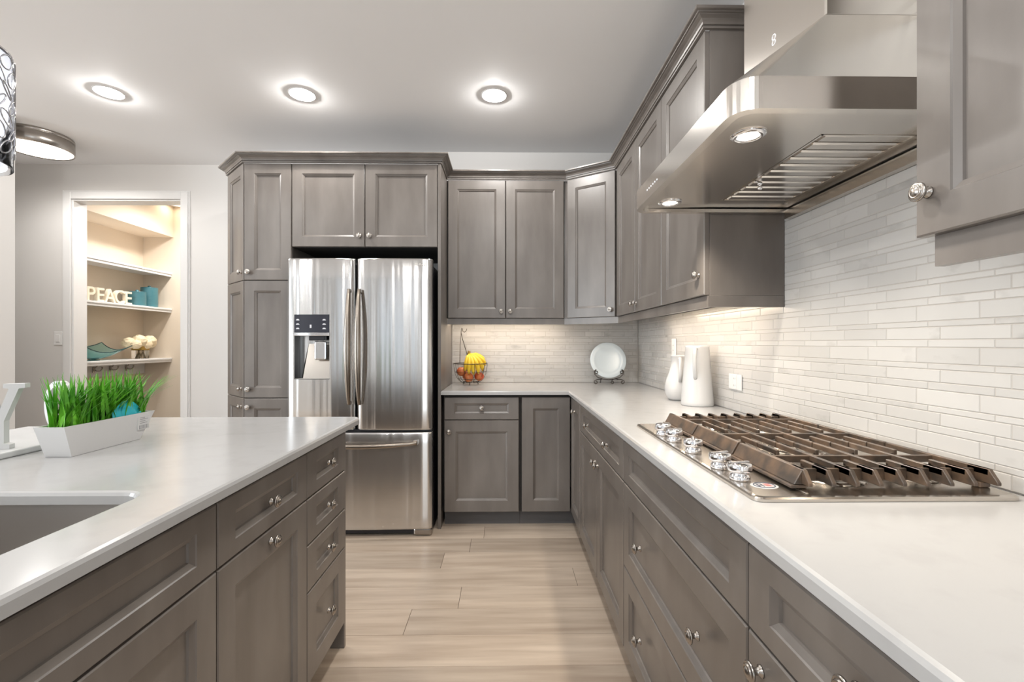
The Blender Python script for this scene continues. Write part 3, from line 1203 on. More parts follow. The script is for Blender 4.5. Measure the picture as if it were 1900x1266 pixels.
bk.data.transform(Wm)

# ------------------------------------------------------------------ cooktop
KX0, KX1, KY0, KY1 = 0.492, 1.030, 0.893, 1.728
ck = thing('gas_cooktop', 'stainless steel gas cooktop with five knobs and dark iron grates', 'cooktop', (KX0, KY0, CZ))
KW, KL = KX1 - KX0, KY1 - KY0
b = bmesh.new()
ol = rounded([(0, 0), (KW, 0), (KW, KL), (0, KL)], [.02] * 4)
def rg2(pts, z):
    return [b.verts.new((p[0], p[1], z)) for p in pts]
def shrink(d):
    return rounded([(d, d), (KW - d, d), (KW - d, KL - d), (d, KL - d)], [max(.004, .02 - d)] * 4)
rs = [rg2(ol, .0006), rg2(ol, .006), rg2(shrink(.003), .009), rg2(shrink(.009), .010)]
for A, B in zip(rs[:-1], rs[1:]):
    for i in range(len(A)):
        b.faces.new((A[i], A[(i + 1) % len(A)], B[(i + 1) % len(A)], B[i]))
b.faces.new(rs[-1])
b.faces.new(rs[0][::-1])
bmesh.ops.recalc_face_normals(b, faces=b.faces[:])
g = G()
g.merge(b)
g.box(.112, .118, .02, KL - .02, .0095, .012, .001)
g.make('pan', M['pan'], ck)
# knobs on the aisle side
def knob2():
    g = G()
    g.lathe([(0, .0102), (.021, .0102), (.0225, .013), (.020, .022), (.0165, .0235), (.0165, .0275), (.0245, .029), (.0255, .032), (.0255, .043), (.0235, .0465), (.010, .0475), (0, .0475)], 28)
    g.box(-.024, .024, -.0045, .0045, .044, .050, .002)
    return g.make('control_knob', M['chrome'], ck)


kys = [1.510, 1.412, 1.268, 1.108, 1.014]
k0 = knob2()
for i, ky in enumerate(kys):
    k = k0 if i == 0 else k0.copy()
    if i:
        COL.objects.link(k)
    k.location = (0.030, ky - KY0, 0)
    k.rotation_euler = (0, 0, [0.2, 0.05, 1.2, 0.3, 0.2][i])
# oval badge
g = G()
g.lathe([(0, .0108), (.026, .0108), (.028, .0102)], 32, Matrix.Translation((.551 - KX0, .968 - KY0, 0)) @ Matrix.Diagonal((1.0, .82, 1, 1)))
bd = g.make('badge', M['whitem'], ck)
g = G()
bx, by = .551 - KX0, .968 - KY0
g.box(bx - .015, bx - .012, by - .010, by + .010, .0110, .0113)
g.box(bx - .006, bx - .003, by - .010, by + .010, .0110, .0113)
g.box(bx - .013, bx - .004, by + .007, by + .010, .0110, .0113)
g.box(bx - .013, bx - .004, by - .002, by + .001, .0110, .0113)
g.tube([(bx + .0215 * math.cos(t), by + .018 * math.sin(t), .0109) for t in [2 * PI * i / 24 for i in range(24)]], .0012, 6, True)
g.make('badge_letter', M['inkdark'], bd)
g = G()
for i in range(3):
    g.box(bx + .001, bx + .014, by + .006 - i * .0065, by + .009 - i * .0065, .0110, .0113)
g.make('badge_stripes', M['red'], bd)
# burners
for bx, by, br in ((.24, .135, .045), (.43, .135, .034), (.33, .42, .058), (.24, .70, .034), (.43, .70, .045)):
    T = Matrix.Translation((bx, by, 0))
    bu = G().lathe([(br * 1.55, .0102), (br * 1.5, .013), (br * 1.1, .014), (br * 1.0, .016), (br * .98, .024), (br * .5, .025), (0, .025)], 32, T).make('burner', M['pan'], ck)
    G().lathe([(0, .0345), (br * .75, .0345), (br * .86, .032), (br * .86, .0265), (br * .7, .0255), (0, .0255)], 32, T).make('burner_cap', M['cap'], bu)
# grates: three sections, nine bars each
GX = [.618 - KX0 + i * (1.006 - .618) / 8 for i in range(9)]
SEC = [(.936 - KY0, 1.196 - KY0), (1.198 - KY0, 1.454 - KY0), (1.456 - KY0, 1.706 - KY0)]
ZT = .052
for s, (ya, yb) in enumerate(SEC):
    g = G()
    ym = (ya + yb) / 2
    hb = .0065
    def bar(x, y0, y1, z0, z1, w=.0045):
        g.box(x - w, x + w, y0, y1, z0, z1, .0014)
    near, far = s == 0, s == 2
    for i, x in enumerate(GX):
        y0 = ya + (.0 if near else .001)
        y1 = yb - (.0 if far else .001)
        inner = i not in (0, 2, 4, 6, 8)
        if i == 0:
            # aisle-side rail with a sloped outer skirt
            Mx = Matrix(((0, 0, 1, 0), (1, 0, 0, 0), (0, 1, 0, 0), (0, 0, 0, 1)))   # prism xyz -> (y->x? )
            pr = [(x - .022, .020), (x + .006, .020), (x + .006, ZT), (x - .004, ZT)]
            b = bmesh.new()
            lo = [b.verts.new((p[0], y0 + .004, p[1])) for p in pr]
            hi = [b.verts.new((p[0], y1 - .001, p[1])) for p in pr]
            b.faces.new(lo)
            b.faces.new(hi[::-1])
            for q in range(4):
                b.faces.new((lo[q], lo[(q + 1) % 4], hi[(q + 1) % 4], hi[q]))
            bmesh.ops.recalc_face_normals(b, faces=b.faces[:])
            bmesh.ops.bevel(b, geom=b.edges[:], offset=.0015, segments=1, affect='EDGES')
            g.merge(b)
            g.box(x - .030, x + .004, y0, y1 - .001, .014, .020, .001)
        elif inner:
            bar(x, y0, ym - .045, ZT - .013, ZT)
            bar(x, ym + .045, y1, ZT - .013, ZT)
            for yy_ in (ym - .050, ym + .050):
                g.box(x - .0045, x + .0045, yy_ - .004, yy_ + .004, ZT - .026, ZT - .008, .001)
        else:
            bar(x, y0, y1, ZT - .014, ZT)
        # splayed feet at the outer ends
        if near or far:
            ye = y0 if near else y1
            sg = -1 if near else 1
            b = bmesh.new()
            pr = [(ye, ZT), (ye - sg * .045, ZT), (ye - sg * .045, .022), (ye + sg * .018, .022), (ye + sg * .018, .028)]
            lo = [b.verts.new((x - .0045, p[0], p[1])) for p in pr]
            hi = [b.verts.new((x + .0045, p[0], p[1])) for p in pr]
            b.faces.new(lo)
            b.faces.new(hi[::-1])
            for q in range(5):
                b.faces.new((lo[q], lo[(q + 1) % 5], hi[(q + 1) % 5], hi[q]))
            bmesh.ops.recalc_face_normals(b, faces=b.faces[:])
            bmesh.ops.bevel(b, geom=b.edges[:], offset=.0012, segments=1, affect='EDGES')
            g.merge(b)
    # cross rails
    g.box(GX[0], GX[8], ym - .0045, ym + .0045, ZT - .018, ZT - .002, .001)
    if near:
        g.box(GX[0], GX[8], ya + .030, ya + .038, .020, ZT - .006, .001)
    if far:
        g.box(GX[0], GX[8], yb - .038, yb - .030, .020, ZT - .006, .001)
    for x in (GX[0], GX[8]):
        for yy_ in (ya + .02, yb - .02):
            g.box(x - .012, x + .012, yy_ - .010, yy_ + .010, .0104, .022, .002)
    g.make('grate', M['iron'], ck)

# ------------------------------------------------------------------ lamps
def lamp_spot(loc, e, size=150, col=WARM, blend=1.0, soft=.06):
    l = bpy.data.lights.new('ceiling_spot', 'SPOT')
    l.energy = e
    l.color = col
    l.spot_size = R(size)
    l.spot_blend = blend
    l.shadow_soft_size = soft
    o = bpy.data.objects.new('ceiling_spot', l)
    o.location = loc
    COL.objects.link(o)


def lamp_point(loc, e, col=WARM, soft=.02):
    l = bpy.data.lights.new('ceiling_glow', 'POINT')
    l.energy = e
    l.color = col
    l.shadow_soft_size = soft
    o = bpy.data.objects.new('ceiling_glow', l)
    o.location = loc
    COL.objects.link(o)


def can_geo(parent):
    G().lathe([(.070, .0), (.070, -.003), (.078, -.004), (.080, -.001), (.080, .0)], 36).make('trim_ring', M['trimw'], parent)
    G().lathe([(0, -.0022), (.070, -.0022)], 36).make('lens', M['lamp'], parent)


CANS = [(-2.42, 2.83, 'round recessed ceiling light left of the other two, above the pantry doorway side'),
        (-1.25, 2.835, 'middle one of three round recessed ceiling lights, above the fridge'),
        (-0.07, 2.83, 'round recessed ceiling light right of the other two, above the back wall cabinets')]
c0 = None
for x, y, lb in CANS:
    if c0 is None:
        c0 = thing('recessed_light', lb, 'ceiling light', (x, y, CEIL), 0, 'recessed ceiling lights')
        can_geo(c0)
    else:
        o = copy_tree(c0)
        o.location = (x, y, CEIL)
        o['label'] = lb
    lamp_point((x, y, CEIL - .009), 8, soft=.006)
    lamp_spot((x, y, CEIL - .03), 14, 178, blend=.5)
for x, y, e in ((-2.42, 1.0, 30), (-0.12, 1.1, 40), (-0.07, -1.0, 18), (-1.25, -0.9, 46), (-3.6, -0.9, 34)):
    lamp_spot((x, y, CEIL - .03), e, 178, blend=.5)

fm = thing('flush_ceiling_light', 'round brushed-metal drum ceiling light with a glowing white lens, beside the pendant', 'ceiling light', (-3.44, 3.42, CEIL))
G().lathe([(0, 0), (.196, 0), (.200, -.004), (.200, -.022), (.196, -.024), (.200, -.026), (.202, -.108), (.197, -.110), (.192, -.104)], 48).make('drum', M['nickel'], fm)
G().lathe([(.194, -.104), (.15, -.107), (0, -.109)], 48).make('lens', M['lampsoft'], fm)
lamp_spot((-3.44, 3.42, CEIL - .13), 20, 172, blend=.5)

# pendant
pd = thing('pendant_lamp', 'cylindrical glass pendant lamp with a looping silver wire pattern, cut by the left edge', 'pendant light', (-1.215, 0.985, 1.629))
PRd, PH = .12, .252
g = G()
g.lathe([(PRd, 0), (PRd, PH), (PRd - .003, PH), (PRd - .003, 0), (PRd, 0)], 64)
g.make('outer_glass', M['pendglass'], pd)
G().lathe([(PRd - .010, .004), (PRd - .010, PH - .004), (0, PH - .004)], 48).make('inner_shade', M['pendlit'], pd)
g = G()
rn = random.Random(5)
rad = PRd + .0012
for row in range(7):
    for k in range(17):
        a0 = 2 * PI * (k + .5 * (row % 2)) / 17
        z0 = .040 + row * .031
        ra, rz_ = .019 * rn.uniform(.75, 1.1), .019 * rn.uniform(.75, 1.05)
        ph = rn.uniform(0, 6)
        pts = []
        for t in range(18):
            q = 2 * PI * t / 18
            a = a0 + (ra / rad) * math.cos(q + ph)
            pts.append((rad * math.cos(a), rad * math.sin(a), z0 + rz_ * math.sin(q)))
        g.tube(pts, .0016, 5, True)
g.make('wire_loops', M['pendwire'], pd)
g = G()
g.lathe([(PRd - .004, .018), (PRd - .004, .028), (PRd - .010, .028), (PRd - .010, .018), (PRd - .004, .018)], 48)
g.make('lower_band', M['pendwire'], pd)
g = G()
g.lathe([(0, PH - .004), (PRd - .002, PH - .004), (PRd - .002, PH + .001), (.02, PH + .006), (.012, PH + .03), (0, PH + .03)], 48)
g.make('cap', M['chrome'], pd)
g = G()
g.tube([(0, 0, PH + .02), (0, 0, CEIL - 1.629 - .02)], .003, 8)
g.make('cord', M['nickel'], pd)
G().lathe([(0, CEIL - 1.629), (.06, CEIL - 1.629), (.06, CEIL - 1.629 - .02), (0, CEIL - 1.629 - .024)], 32).make('canopy', M['chrome'], pd)

# under-cabinet LED strips
ub = G().box(-0.40, 0.42, YW - .20, YW - .18, ZU0 - .010, ZU0 - .001).make('led_strip_light', M['led'])
tag(ub, 'thin glowing LED strip under the back wall cabinets', 'light strip')
ub = G().box(XW - .20, XW - .18, U3 + .10, 2.95, ZU0 - .010, ZU0 - .001).make('led_strip_light', M['led'])
tag(ub, 'thin glowing LED strip under the far right wall cabinets', 'light strip')
area('led_glow', (0.0, YW - .19, ZU0 - .012), (0, 0, 0), .85, .02, 1.3, (1, .88, .75))
area('led_glow', (XW - .19, 2.38, ZU0 - .012), (0, 0, 0), .02, 1.1, 1.9, (1, .88, .75))
area('led_glow', (XW - .19, 0.40, ZU0 - .012), (0, 0, 0), .02, .7, 0.8, (1, .84, .66))

# ------------------------------------------------------------------ pantry: shelves and what they carry
SHX0, SHX1, SHY0, SHY1 = PXL + .0005, -3.735, HY + .125, PYB - .0005
GS = 'white shelves in the pantry'
SH = [(2.022, 'top one of three white pantry shelves, empty'), (1.622, 'middle white pantry shelf carrying the PEACE letters and teal canisters'), (1.072, 'lowest white pantry shelf carrying the glass bowl and flowers')]
for zt, lb in SH:
    g = G()
    g.box(SHX0, SHX1 - .012, SHY0, SHY1, zt - .022, zt)
    g.box(SHX1 - .016, SHX1, SHY0, SHY1, zt - .020, zt, .003)
    g.box(SHX1 - .024, SHX1 - .008, SHY0, SHY1, zt - .045, zt - .018, .002)
    tag(g.make('shelf', M['trimw']), lb, 'shelf', GS)
rail = tag(G().box(PXL + .0005, PXL + .02, SHY0, SHY1, .90, 1.02, .003).make('hook_rail', M['trimw']), 'white hook rail board on the pantry wall under the lowest shelf', 'rail')
HK = [(4.548, 'metal coat hook nearest the doorway jamb on the pantry rail'), (4.735, 'metal coat hook in the middle of the pantry rail'), (4.930, 'metal coat hook furthest inside the pantry on the rail')]
h0 = None
for y, lb in HK:
    if h0 is None:
        g = G()
        g.box(0, .006, -.012, .012, -.03, .03, .002)
        for s in (-1, 1):
            g.tube([(.005, s * .003, .005), (.02, s * .012, -.010), (.035, s * .030, -.012), (.045, s * .042, .005), (.046, s * .046, .018)], .005, 8)
            g.ball((.046, s * .046, .022), .008, u=12, v=8)
        g.tube([(.005, 0, .012), (.03, 0, .03), (.04, 0, .05)], .005, 8)
        g.ball((.041, 0, .053), .008, u=12, v=8)
        h0 = g.make('coat_hook', M['nickel'], None, (PXL + .0203, y, .972))
        tag(h0, lb, 'hook', 'coat hooks in the pantry')
    else:
        o = h0.copy()
        o.location = (PXL + .0203, y, .972)
        o['label'] = lb
        COL.objects.link(o)
# letters
LT = [('P', 4.235, 'cream letter P, first in the word PEACE on the pantry shelf'), ('E', 4.335, 'cream letter E standing between P and A on the pantry shelf'),
      ('A', 4.442, 'cream letter A, middle of the word PEACE on the pantry shelf'), ('C', 4.552, 'cream letter C standing between A and E on the pantry shelf'),
      ('E', 4.652, 'cream letter E at the end of PEACE, beside the teal canisters')]
for ch_, y, lb in LT:
    o = text_obj('letter', ch_, .185, .016, M['cream'], None, (-3.80, y, 1.6235), (R(90), 0, R(90)), .002)
    mnz = min(v.co.y for v in o.data.vertices)
    o.location.z = 1.6225 - mnz
    tag(o, lb, 'letter', 'letters spelling PEACE')
# canisters
def canister(label, y, r, h, x):
    t = thing('canister', label, 'canister', (x, y, 1.6222), 0, 'teal canisters on the pantry shelf')
    prof = [(0, 0), (r, 0)]
    nrib = 14
    for i in range(nrib):
        z = h * i / nrib
        prof += [(r, z + .1 * h / nrib), (r - .002, z + .5 * h / nrib), (r, z + .9 * h / nrib)]
    prof += [(r, h), (0, h)]
    G().lathe(prof, 32).make('body', M['teal'], t)
    G().lathe([(0, h + .0005), (r * .98, h + .0005), (r * .98, h + .008), (r * .3, h + .010), (.012, h + .012), (.016, h + .024), (.010, h + .030), (0, h + .030)], 32).make('lid', M['teal'], t)


canister('short teal ribbed canister on the middle pantry shelf', 4.83, .078, .140, -3.84)
canister('tall teal ribbed canister behind the short one on the middle pantry shelf', 5.02, .078, .205, -3.86)
# folded glass bowl
g = G()
def bowl(u, v, off=0.0):
    a, c = 2 * u - 1, 2 * v - 1
    x = .12 * c * (1 + .25 * a * a)
    y = .255 * a
    z = .010 + .085 * abs(a) ** 2.0 + (.062 if c > 0 else .115) * c * c * (1 - .35 * a * a) + off
    z = max(z, .004 + off)
    return Vector((x, y, z))
g.grid(lambda u, v: bowl(u, v), 26, 14)
g.grid(lambda u, v: bowl(1 - u, v, .006), 26, 14)
bl = thing('glass_bowl', 'teal glass bowl with upswept ends on the lowest pantry shelf', 'bowl', (-3.87, 4.36, 1.0722))
g.make('bowl', M['tealglass'], bl)
g = G()
rim = [bowl(i / 24, 1, .003) for i in range(25)] + [bowl(1, 1 - i / 10, .003) for i in range(1, 11)] + [bowl(1 - i / 24, 0, .003) for i in range(1, 25)] + [bowl(0, i / 10, .003) for i in range(1, 10)]
g.tube(rim, .0042, 6, True)
g.make('rim', M['tealedge'], bl)
G().lathe([(0, 0), (.045, 0), (.045, .006), (.02, .010), (0, .012)], 24).make('foot', M['tealedge'], bl)
# flowers in a glass vase
vs_ = thing('flower_vase', 'small square glass vase with cream flowers on the lowest pantry shelf', 'vase', (-3.86, 4.90, 1.0722))
g = G()
g.box(-.055, .055, -.055, .055, .0, .135, .008, 2)
g.make('vase', M['glass'], vs_)
G().box(-.056, .056, -.056, .056, .088, .134, .008, 2).make('gold_band', M['gold'], vs_)
g = G()
rn = random.Random(2)
for i in range(9):
    a = rn.uniform(0, 2 * PI)
    g.tube([(.035 * math.cos(a), .035 * math.sin(a), .006), (.0, 0, .075), (-.05 * math.cos(a), -.05 * math.sin(a), .15)], .004, 6)
g.make('stems', M['stem'], vs_)
FL = [(-.02, -.125, .165, .075), (.03, -.05, .185, .08), (-.04, .02, .190, .078), (.03, .085, .185, .078), (-.01, .15, .165, .068), (.05, .02, .155, .065), (.05, -.12, .150, .06)]
for i, (x, y, z, r) in enumerate(FL):
    g = G()
    for k in range(34):
        t = math.acos(1 - 2 * (k + .5) / 34)
        p = k * 2.39996
        d = Vector((math.sin(t) * math.cos(p), math.sin(t) * math.sin(p), math.cos(t)))
        q = d.to_track_quat('Z', 'Y').to_matrix().to_4x4()
        T = Matrix.Translation(Vector((x, y, z)) + d * r * .62) @ q @ Matrix.Rotation(rn.uniform(-.5, .5), 4, 'X')
        g.ball((0, 0, 0), r * .42, r * .34, r * .16, 8, 5, T)
    g.make('flower_head', M['petal'], vs_)
# pantry ceiling light
pl = thing('pantry_ceiling_light', 'small lit ceiling light just visible inside the top of the pantry doorway', 'ceiling light', (-3.60, 5.06, CEIL))
G().lathe([(.10, 0), (.10, -.008), (.085, -.010), (.085, -.004)], 32).make('trim_ring', M['trimw'], pl)
G().lathe([(0, -.006), (.086, -.006)], 32).make('lens', M['lamp'], pl)
lamp_spot((-3.2, 4.7, CEIL - .05), 66, 170)

# ------------------------------------------------------------------ switches and outlets
def plate(name, label, loc, rz, w=.072, h=.116, rocker=True):
    t = thing(name, label, 'switch' if rocker else 'outlet', loc, rz)
    G().box(-w / 2, w / 2, -.006, -.0003, -h / 2, h / 2, .0025, 2).make('cover_plate', M['trimw'], t)
    if rocker:
        G().box(-.017, .017, -.010, -.0055, -.033, .033, .002).make('rocker', M['trimw'], t)
    else:
        g = G()
        g.box(-.017, .017, -.008, -.0055, -.033, .033, .002)
        g.make('socket', M['trimw'], t)
        g = G()
        for zz in (-.016, .016):
            for xx in (-.006, .006):
                g.box(xx - .001, xx + .001, -.0085, -.0078, zz - .004, zz + .004)
        g.make('slots', M['ink'], t)
    return t


plate('light_switch', 'white rocker light switch on the wall left of the pantry doorway', (-3.815, HY, 1.277), 0)
plate('wall_outlet', 'white wall outlet on the tiles left of the round pitcher', (XW - .0062, 2.87, 1.205), R(-90), rocker=False)
plate('wall_outlet', 'white wall outlet low on the tiles right of the tall pitcher', (XW - .0062, 2.10, 1.055), R(-90), w=.116, h=.072, rocker=False)

# ------------------------------------------------------------------ planter with grass
PX0, PX1 = -1.273, -1.190
PB0, PB1, PT0, PT1, PZ = 1.279, 1.515, 1.252, 1.572, .086
pn = thing('planter', 'white trough planter full of green artificial grass on the island', 'planter', ((PX0 + PX1) / 2, 1.41, CZ))
ox, oy = (PX0 + PX1) / 2, 1.41
b = bmesh.new()
hw = (PX1 - PX0) / 2
def tro(z, ya, yb, wx):
    return [b.verts.new(q) for q in ((-wx, ya - oy, z), (wx, ya - oy, z), (wx, yb - oy, z), (-wx, yb - oy, z))]
R0 = tro(.0006, PB0, PB1, hw - .005)
R1 = tro(PZ, PT0, PT1, hw)
R2 = tro(PZ, PT0 + .005, PT1 - .005, hw - .005)
R3 = tro(PZ - .02, PT0 + .010, PT1 - .010, hw - .006)
for A, B in ((R0, R1), (R1, R2), (R2, R3)):
    for i in range(4):
        b.faces.new((A[i], A[(i + 1) % 4], B[(i + 1) % 4], B[i]))
b.faces.new(R0[::-1])
b.faces.new(R3)
bmesh.ops.recalc_face_normals(b, faces=b.faces[:])
g = G()
g.merge(b)
g.make('trough', M['white'], pn)
tr = pn.children[0]
# price sticker on the long side facing the sink
g = G()
sxp = hw + .0004
g.box(sxp - .0030, sxp, 1.500 - oy, 1.546 - oy, .032, .072)
st = g.make('price_sticker', M['white'], tr)
g = G()
for i in range(9):
    yy_ = 1.505 + i * .0045
    g.box(sxp, sxp + .0003, yy_ - oy, yy_ + (.0012 if i % 3 else .0024) - oy, .034, .046)
for zz, l_ in ((.052, .030), (.058, .022), (.064, .034), (.069, .02)):
    g.box(sxp, sxp + .0003, 1.508 - oy, 1.508 + l_ - oy, zz, zz + .0015)
g.make('sticker_print', M['ink'], st)
# grass
g = G()
rn = random.Random(21)
def blade(x, y, L, lean, az, w):
    n = 6
    b = g.bm
    pv = None
    da = Vector((math.cos(az), math.sin(az), 0))
    sd = Vector((-math.sin(az), math.cos(az), 0))
    for i in range(n + 1):
        t = i / n
        p = Vector((x, y, PZ - .022)) + da * (lean * t ** 1.8) + Vector((0, 0, 1)) * (L * (t - .25 * (lean / L) * t * t))
        ww = w * (1 - t ** 2.5) * (0.65 + .8 * t * (1 - t)) + .0002
        v = [b.verts.new(p - sd * ww), b.verts.new(p + da * (-.0008) + Vector((0, 0, -.0008))), b.verts.new(p + sd * ww)]
        if pv:
            for q in (0, 1):
                f = b.faces.new((pv[q], pv[q + 1], v[q + 1], v[q]))
                f.smooth = True
        pv = v
for i in range(330):
    x = rn.uniform(-hw + .010, hw - .010)
    y = rn.uniform(PT0 + .022, PT1 - .024) - oy
    L_ = rn.uniform(.115, .172)
    lean = abs(rn.gauss(.025, .025))
    az = rn.uniform(0, 2 * PI)
    if rn.random() < .30:
        az = rn.gauss(.9, .5)
        lean = rn.uniform(.05, .10)
    blade(x, y, L_, lean, az, rn.uniform(.0040, .0068))
# long outliers
blade(.02, PT0 + .03 - oy, .165, .030, -2.0, .005)
for az in (.9, 1.1, 1.35):
    blade(.01, PT1 - .03 - oy, .165, .11, az, .005)
gr = g.make('grass', M['grass'], pn)
gr['kind'] = 'stuff'
G().box(-hw + .007, hw - .007, PT0 + .012 - oy, PT1 - .012 - oy, PZ - .021, PZ - .012).make('moss_base', M['grassdark'], pn)
# teal care card lying in the planter
g = G()
def cardf(u, v):
    y = 1.415 + .115 * u
    hgt = .056 * math.sin(PI * min(1, max(0, u * .86 + .10))) ** .7
    return Vector((hw - .007 - .004 * v, y - oy, PZ - .010 + hgt * v))
g.grid(cardf, 14, 5)
cd = g.make('care_card', M['tealcard'], None, ((PX0 + PX1) / 2, oy, CZ))
sm = cd.modifiers.new('s', 'SOLIDIFY')
sm.thickness = .002
tag(cd, 'teal plastic care card tucked into the front of the grass planter', 'card')

# JOY letters on their white board
tag(G().box(-1.70, -1.355, 0.93, 1.655, CZ + .0004, CZ + .018, .004, 2).make('display_board', M['whitem']), 'low white display board under the big white letters on the island', 'board')
g = G()
def pz(pts, th=.011):
    b = bmesh.new()
    lo = [b.verts.new((p[0], -th, p[1])) for p in pts]
    hi = [b.verts.new((p[0], th, p[1])) for p in pts]
    b.faces.new(lo)
    b.faces.new(hi[::-1])
    for q in range(len(pts)):
        b.faces.new((lo[q], lo[(q + 1) % len(pts)], hi[(q + 1) % len(pts)], hi[q]))
    bmesh.ops.recalc_face_normals(b, faces=b.faces[:])
    bmesh.ops.triangulate(b, faces=[f for f in b.faces if len(f.verts) > 4])
    g.merge(b)
pz([(-.026, 0), (.026, 0), (.026, .012), (.014, .016), (.014, .078), (.046, .168), (.060, .170), (.060, .182), (.012, .182), (.012, .170), (.024, .168), (.002, .100), (-.020, .168), (-.008, .170), (-.008, .182), (-.060, .182), (-.060, .170), (-.046, .168), (-.014, .078), (-.014, .016), (-.026, .012)])
ly = g.make('letter', M['whitem'], None, (-1.412, 1.300, CZ + .0184), (0, 0, R(18)))
tag(ly, 'white slab-serif letter Y standing on the island at the left edge', 'letter', 'white letters on the island')
g = G()
def ov(rx, rz, y):
    return [(rx * math.cos(2 * PI * k / 40), y,   .084 + rz * math.sin(2 * PI * k / 40)) for k in range(40)]
b = bmesh.new()
rings = [[b.verts.new(p) for p in ov(*q)] for q in ((.056, .084, -.011), (.056, .084, .011), (.041, .066, .011), (.041, .066, -.011))]
for q in range(4):
    A_, B_ = rings[q], rings[(q + 1) % 4]
    for k in range(40):
        b.faces.new((A_[k], A_[(k + 1) % 40], B_[(k + 1) % 40], B_[k]))
bmesh.ops.recalc_face_normals(b, faces=b.faces[:])
g.merge(b)
lo_ = g.make('letter', M['whitem'], None, (-1.505, 1.570, CZ + .0184), (0, 0, R(-14)))
tag(lo_, 'white oval letter O standing half hidden behind the grass planter', 'letter', 'white letters on the island')

# ------------------------------------------------------------------ fruit basket
BX, BY, BR, BH = -0.268, 3.505, .128, .160
fb = thing('fruit_basket', 'dark wire fruit basket with a banana hook on the back counter', 'basket', (BX, BY, CZ))
g = G()
def circ(r, z, n=40):
    return [(r * math.cos(2 * PI * i / n), r * math.sin(2 * PI * i / n), z) for i in range(n)]
g.tube(circ(BR, BH), .0028, 8, True)
g.tube(circ(BR * .45, .018), .0024, 8, True)
def bowlp(t):
    # t 0 rim .. 1 base
    a = t * PI / 2
    return BR * (1 - .55 * (1 - math.cos(a)) ** 1.0), BH - (BH - .018) * math.sin(a)
for k in range(10):
    a = 2 * PI * k / 10
    g.tube([(bowlp(t / 8)[0] * math.cos(a), bowlp(t / 8)[0] * math.sin(a), bowlp(t / 8)[1]) for t in range(9)], .0017, 6)
for t in (.3, .6):
    r, z = bowlp(t)
    g.tube(circ(r, z), .0015, 6, True)
g.make('wire_bowl', M['wire'], fb)
g = G()
for k in range(3):
    a = 2 * PI * k / 3 + .5
    g.tube([(BR * .45 * math.cos(a), BR * .45 * math.sin(a), .018), (BR * .50 * math.cos(a), BR * .50 * math.sin(a), .0035)], .0028, 6)
    g.ball((BR * .50 * math.cos(a), BR * .50 * math.sin(a), .004), .0036, u=10, v=6)
g.make('feet', M['wire'], fb)
g = G()
g.tube([(-.02, BR * .98, .16), (-.045, .115, .26), (-.07, .09, .35), (-.078, .07, .40), (-.070, .04, .432), (-.062, .015, .425), (-.058, .0, .405), (-.045, -.008, .398), (-.032, -.008, .410), (-.028, -.008, .425)], .0026, 8)
g.tube([(-.09, .085, .16), (-.088, .085, .30), (-.078, .07, .40)], .0022, 8)
g.make('banana_hook', M['wire'], fb)
# apples
AP = [(-.064, -.030, .100, .037, 'red apple at the left rim of the fruit basket, higher than the others'), (-.010, -.058, .056, .036, 'red apple low in the front left of the fruit basket'), (.068, -.034, .064, .035, 'red apple at the bottom of the fruit basket under the bananas'), (-.03, .052, .062, .036, 'red apple at the back of the fruit basket')]
a0 = None
for x, y, z, r, lb in AP:
    if a0 is None:
        a0 = thing('apple', lb, 'apple', (BX + x, BY + y, CZ + z), 0, 'apples in the fruit basket')
        G().lathe([(0, -.031), (.010, -.034), (.024, -.028), (.035, -.010), (.037, .006), (.032, .022), (.018, .032), (.006, .029), (0, .025)], 24).make('flesh', M['apple'], a0)
        G().tube([(0, 0, .024), (.002, .001, .034), (.005, .002, .042)], .0015, 6).make('stem', M['stem'], a0)
    else:
        o = copy_tree(a0)
        o.location = (BX + x, BY + y, CZ + z)
        o.rotation_euler = (x * 8, y * 6, x * 30)
        o['label'] = lb
# bananas: one bunch of separate fruit joined at the crown
bn = thing('banana_bunch', 'bunch of ripe yellow bananas lying in the wire fruit basket', 'bananas', (BX, BY, CZ + .068))
crown = Vector((-.010, -.015, .168))
ENDS = [(-.035, -.085, .060, .02), (-.005, -.098, .040, .03), (.030, -.098, .032, .035), (.065, -.085, .040, .04), (.095, -.055, .060, .04), (.112, -.015, .098, .03), (.10, .035, .125, .03)]
for i, (x, y, z, bulge) in enumerate(ENDS):
    e = Vector((x, y, z - .02))
    mid = (crown + e) / 2 + Vector((.012 + .1 * (x), -.045 if y < 0 else .01, .018)) + Vector((x, y, 0)).normalized() * bulge
    pts, rad = [], []
    for k in range(13):
        t = k / 12
        p = crown * (1 - t) ** 2 + mid * 2 * t * (1 - t) + e * t * t
        pts.append(p)
        rad.append(.0055 if t < .12 else .0165 * min(1, (t - .05) * 5) * (1 if t < .82 else max(.25, 1 - (t - .82) * 3.6)))
    o = G().tube(pts, rad, 8).make('banana', M['banana'], bn)
    G().ball(pts[-1], .0045, u=8, v=6).make('tip', M['bananatip'], o)
G().tube([crown + Vector((-.001, 0, -.012)), crown + Vector((0, 0, .004)), crown + Vector((.002, 0, .020))], [.013, .0125, .009], 10).make('crown', M['bananatip'], bn)

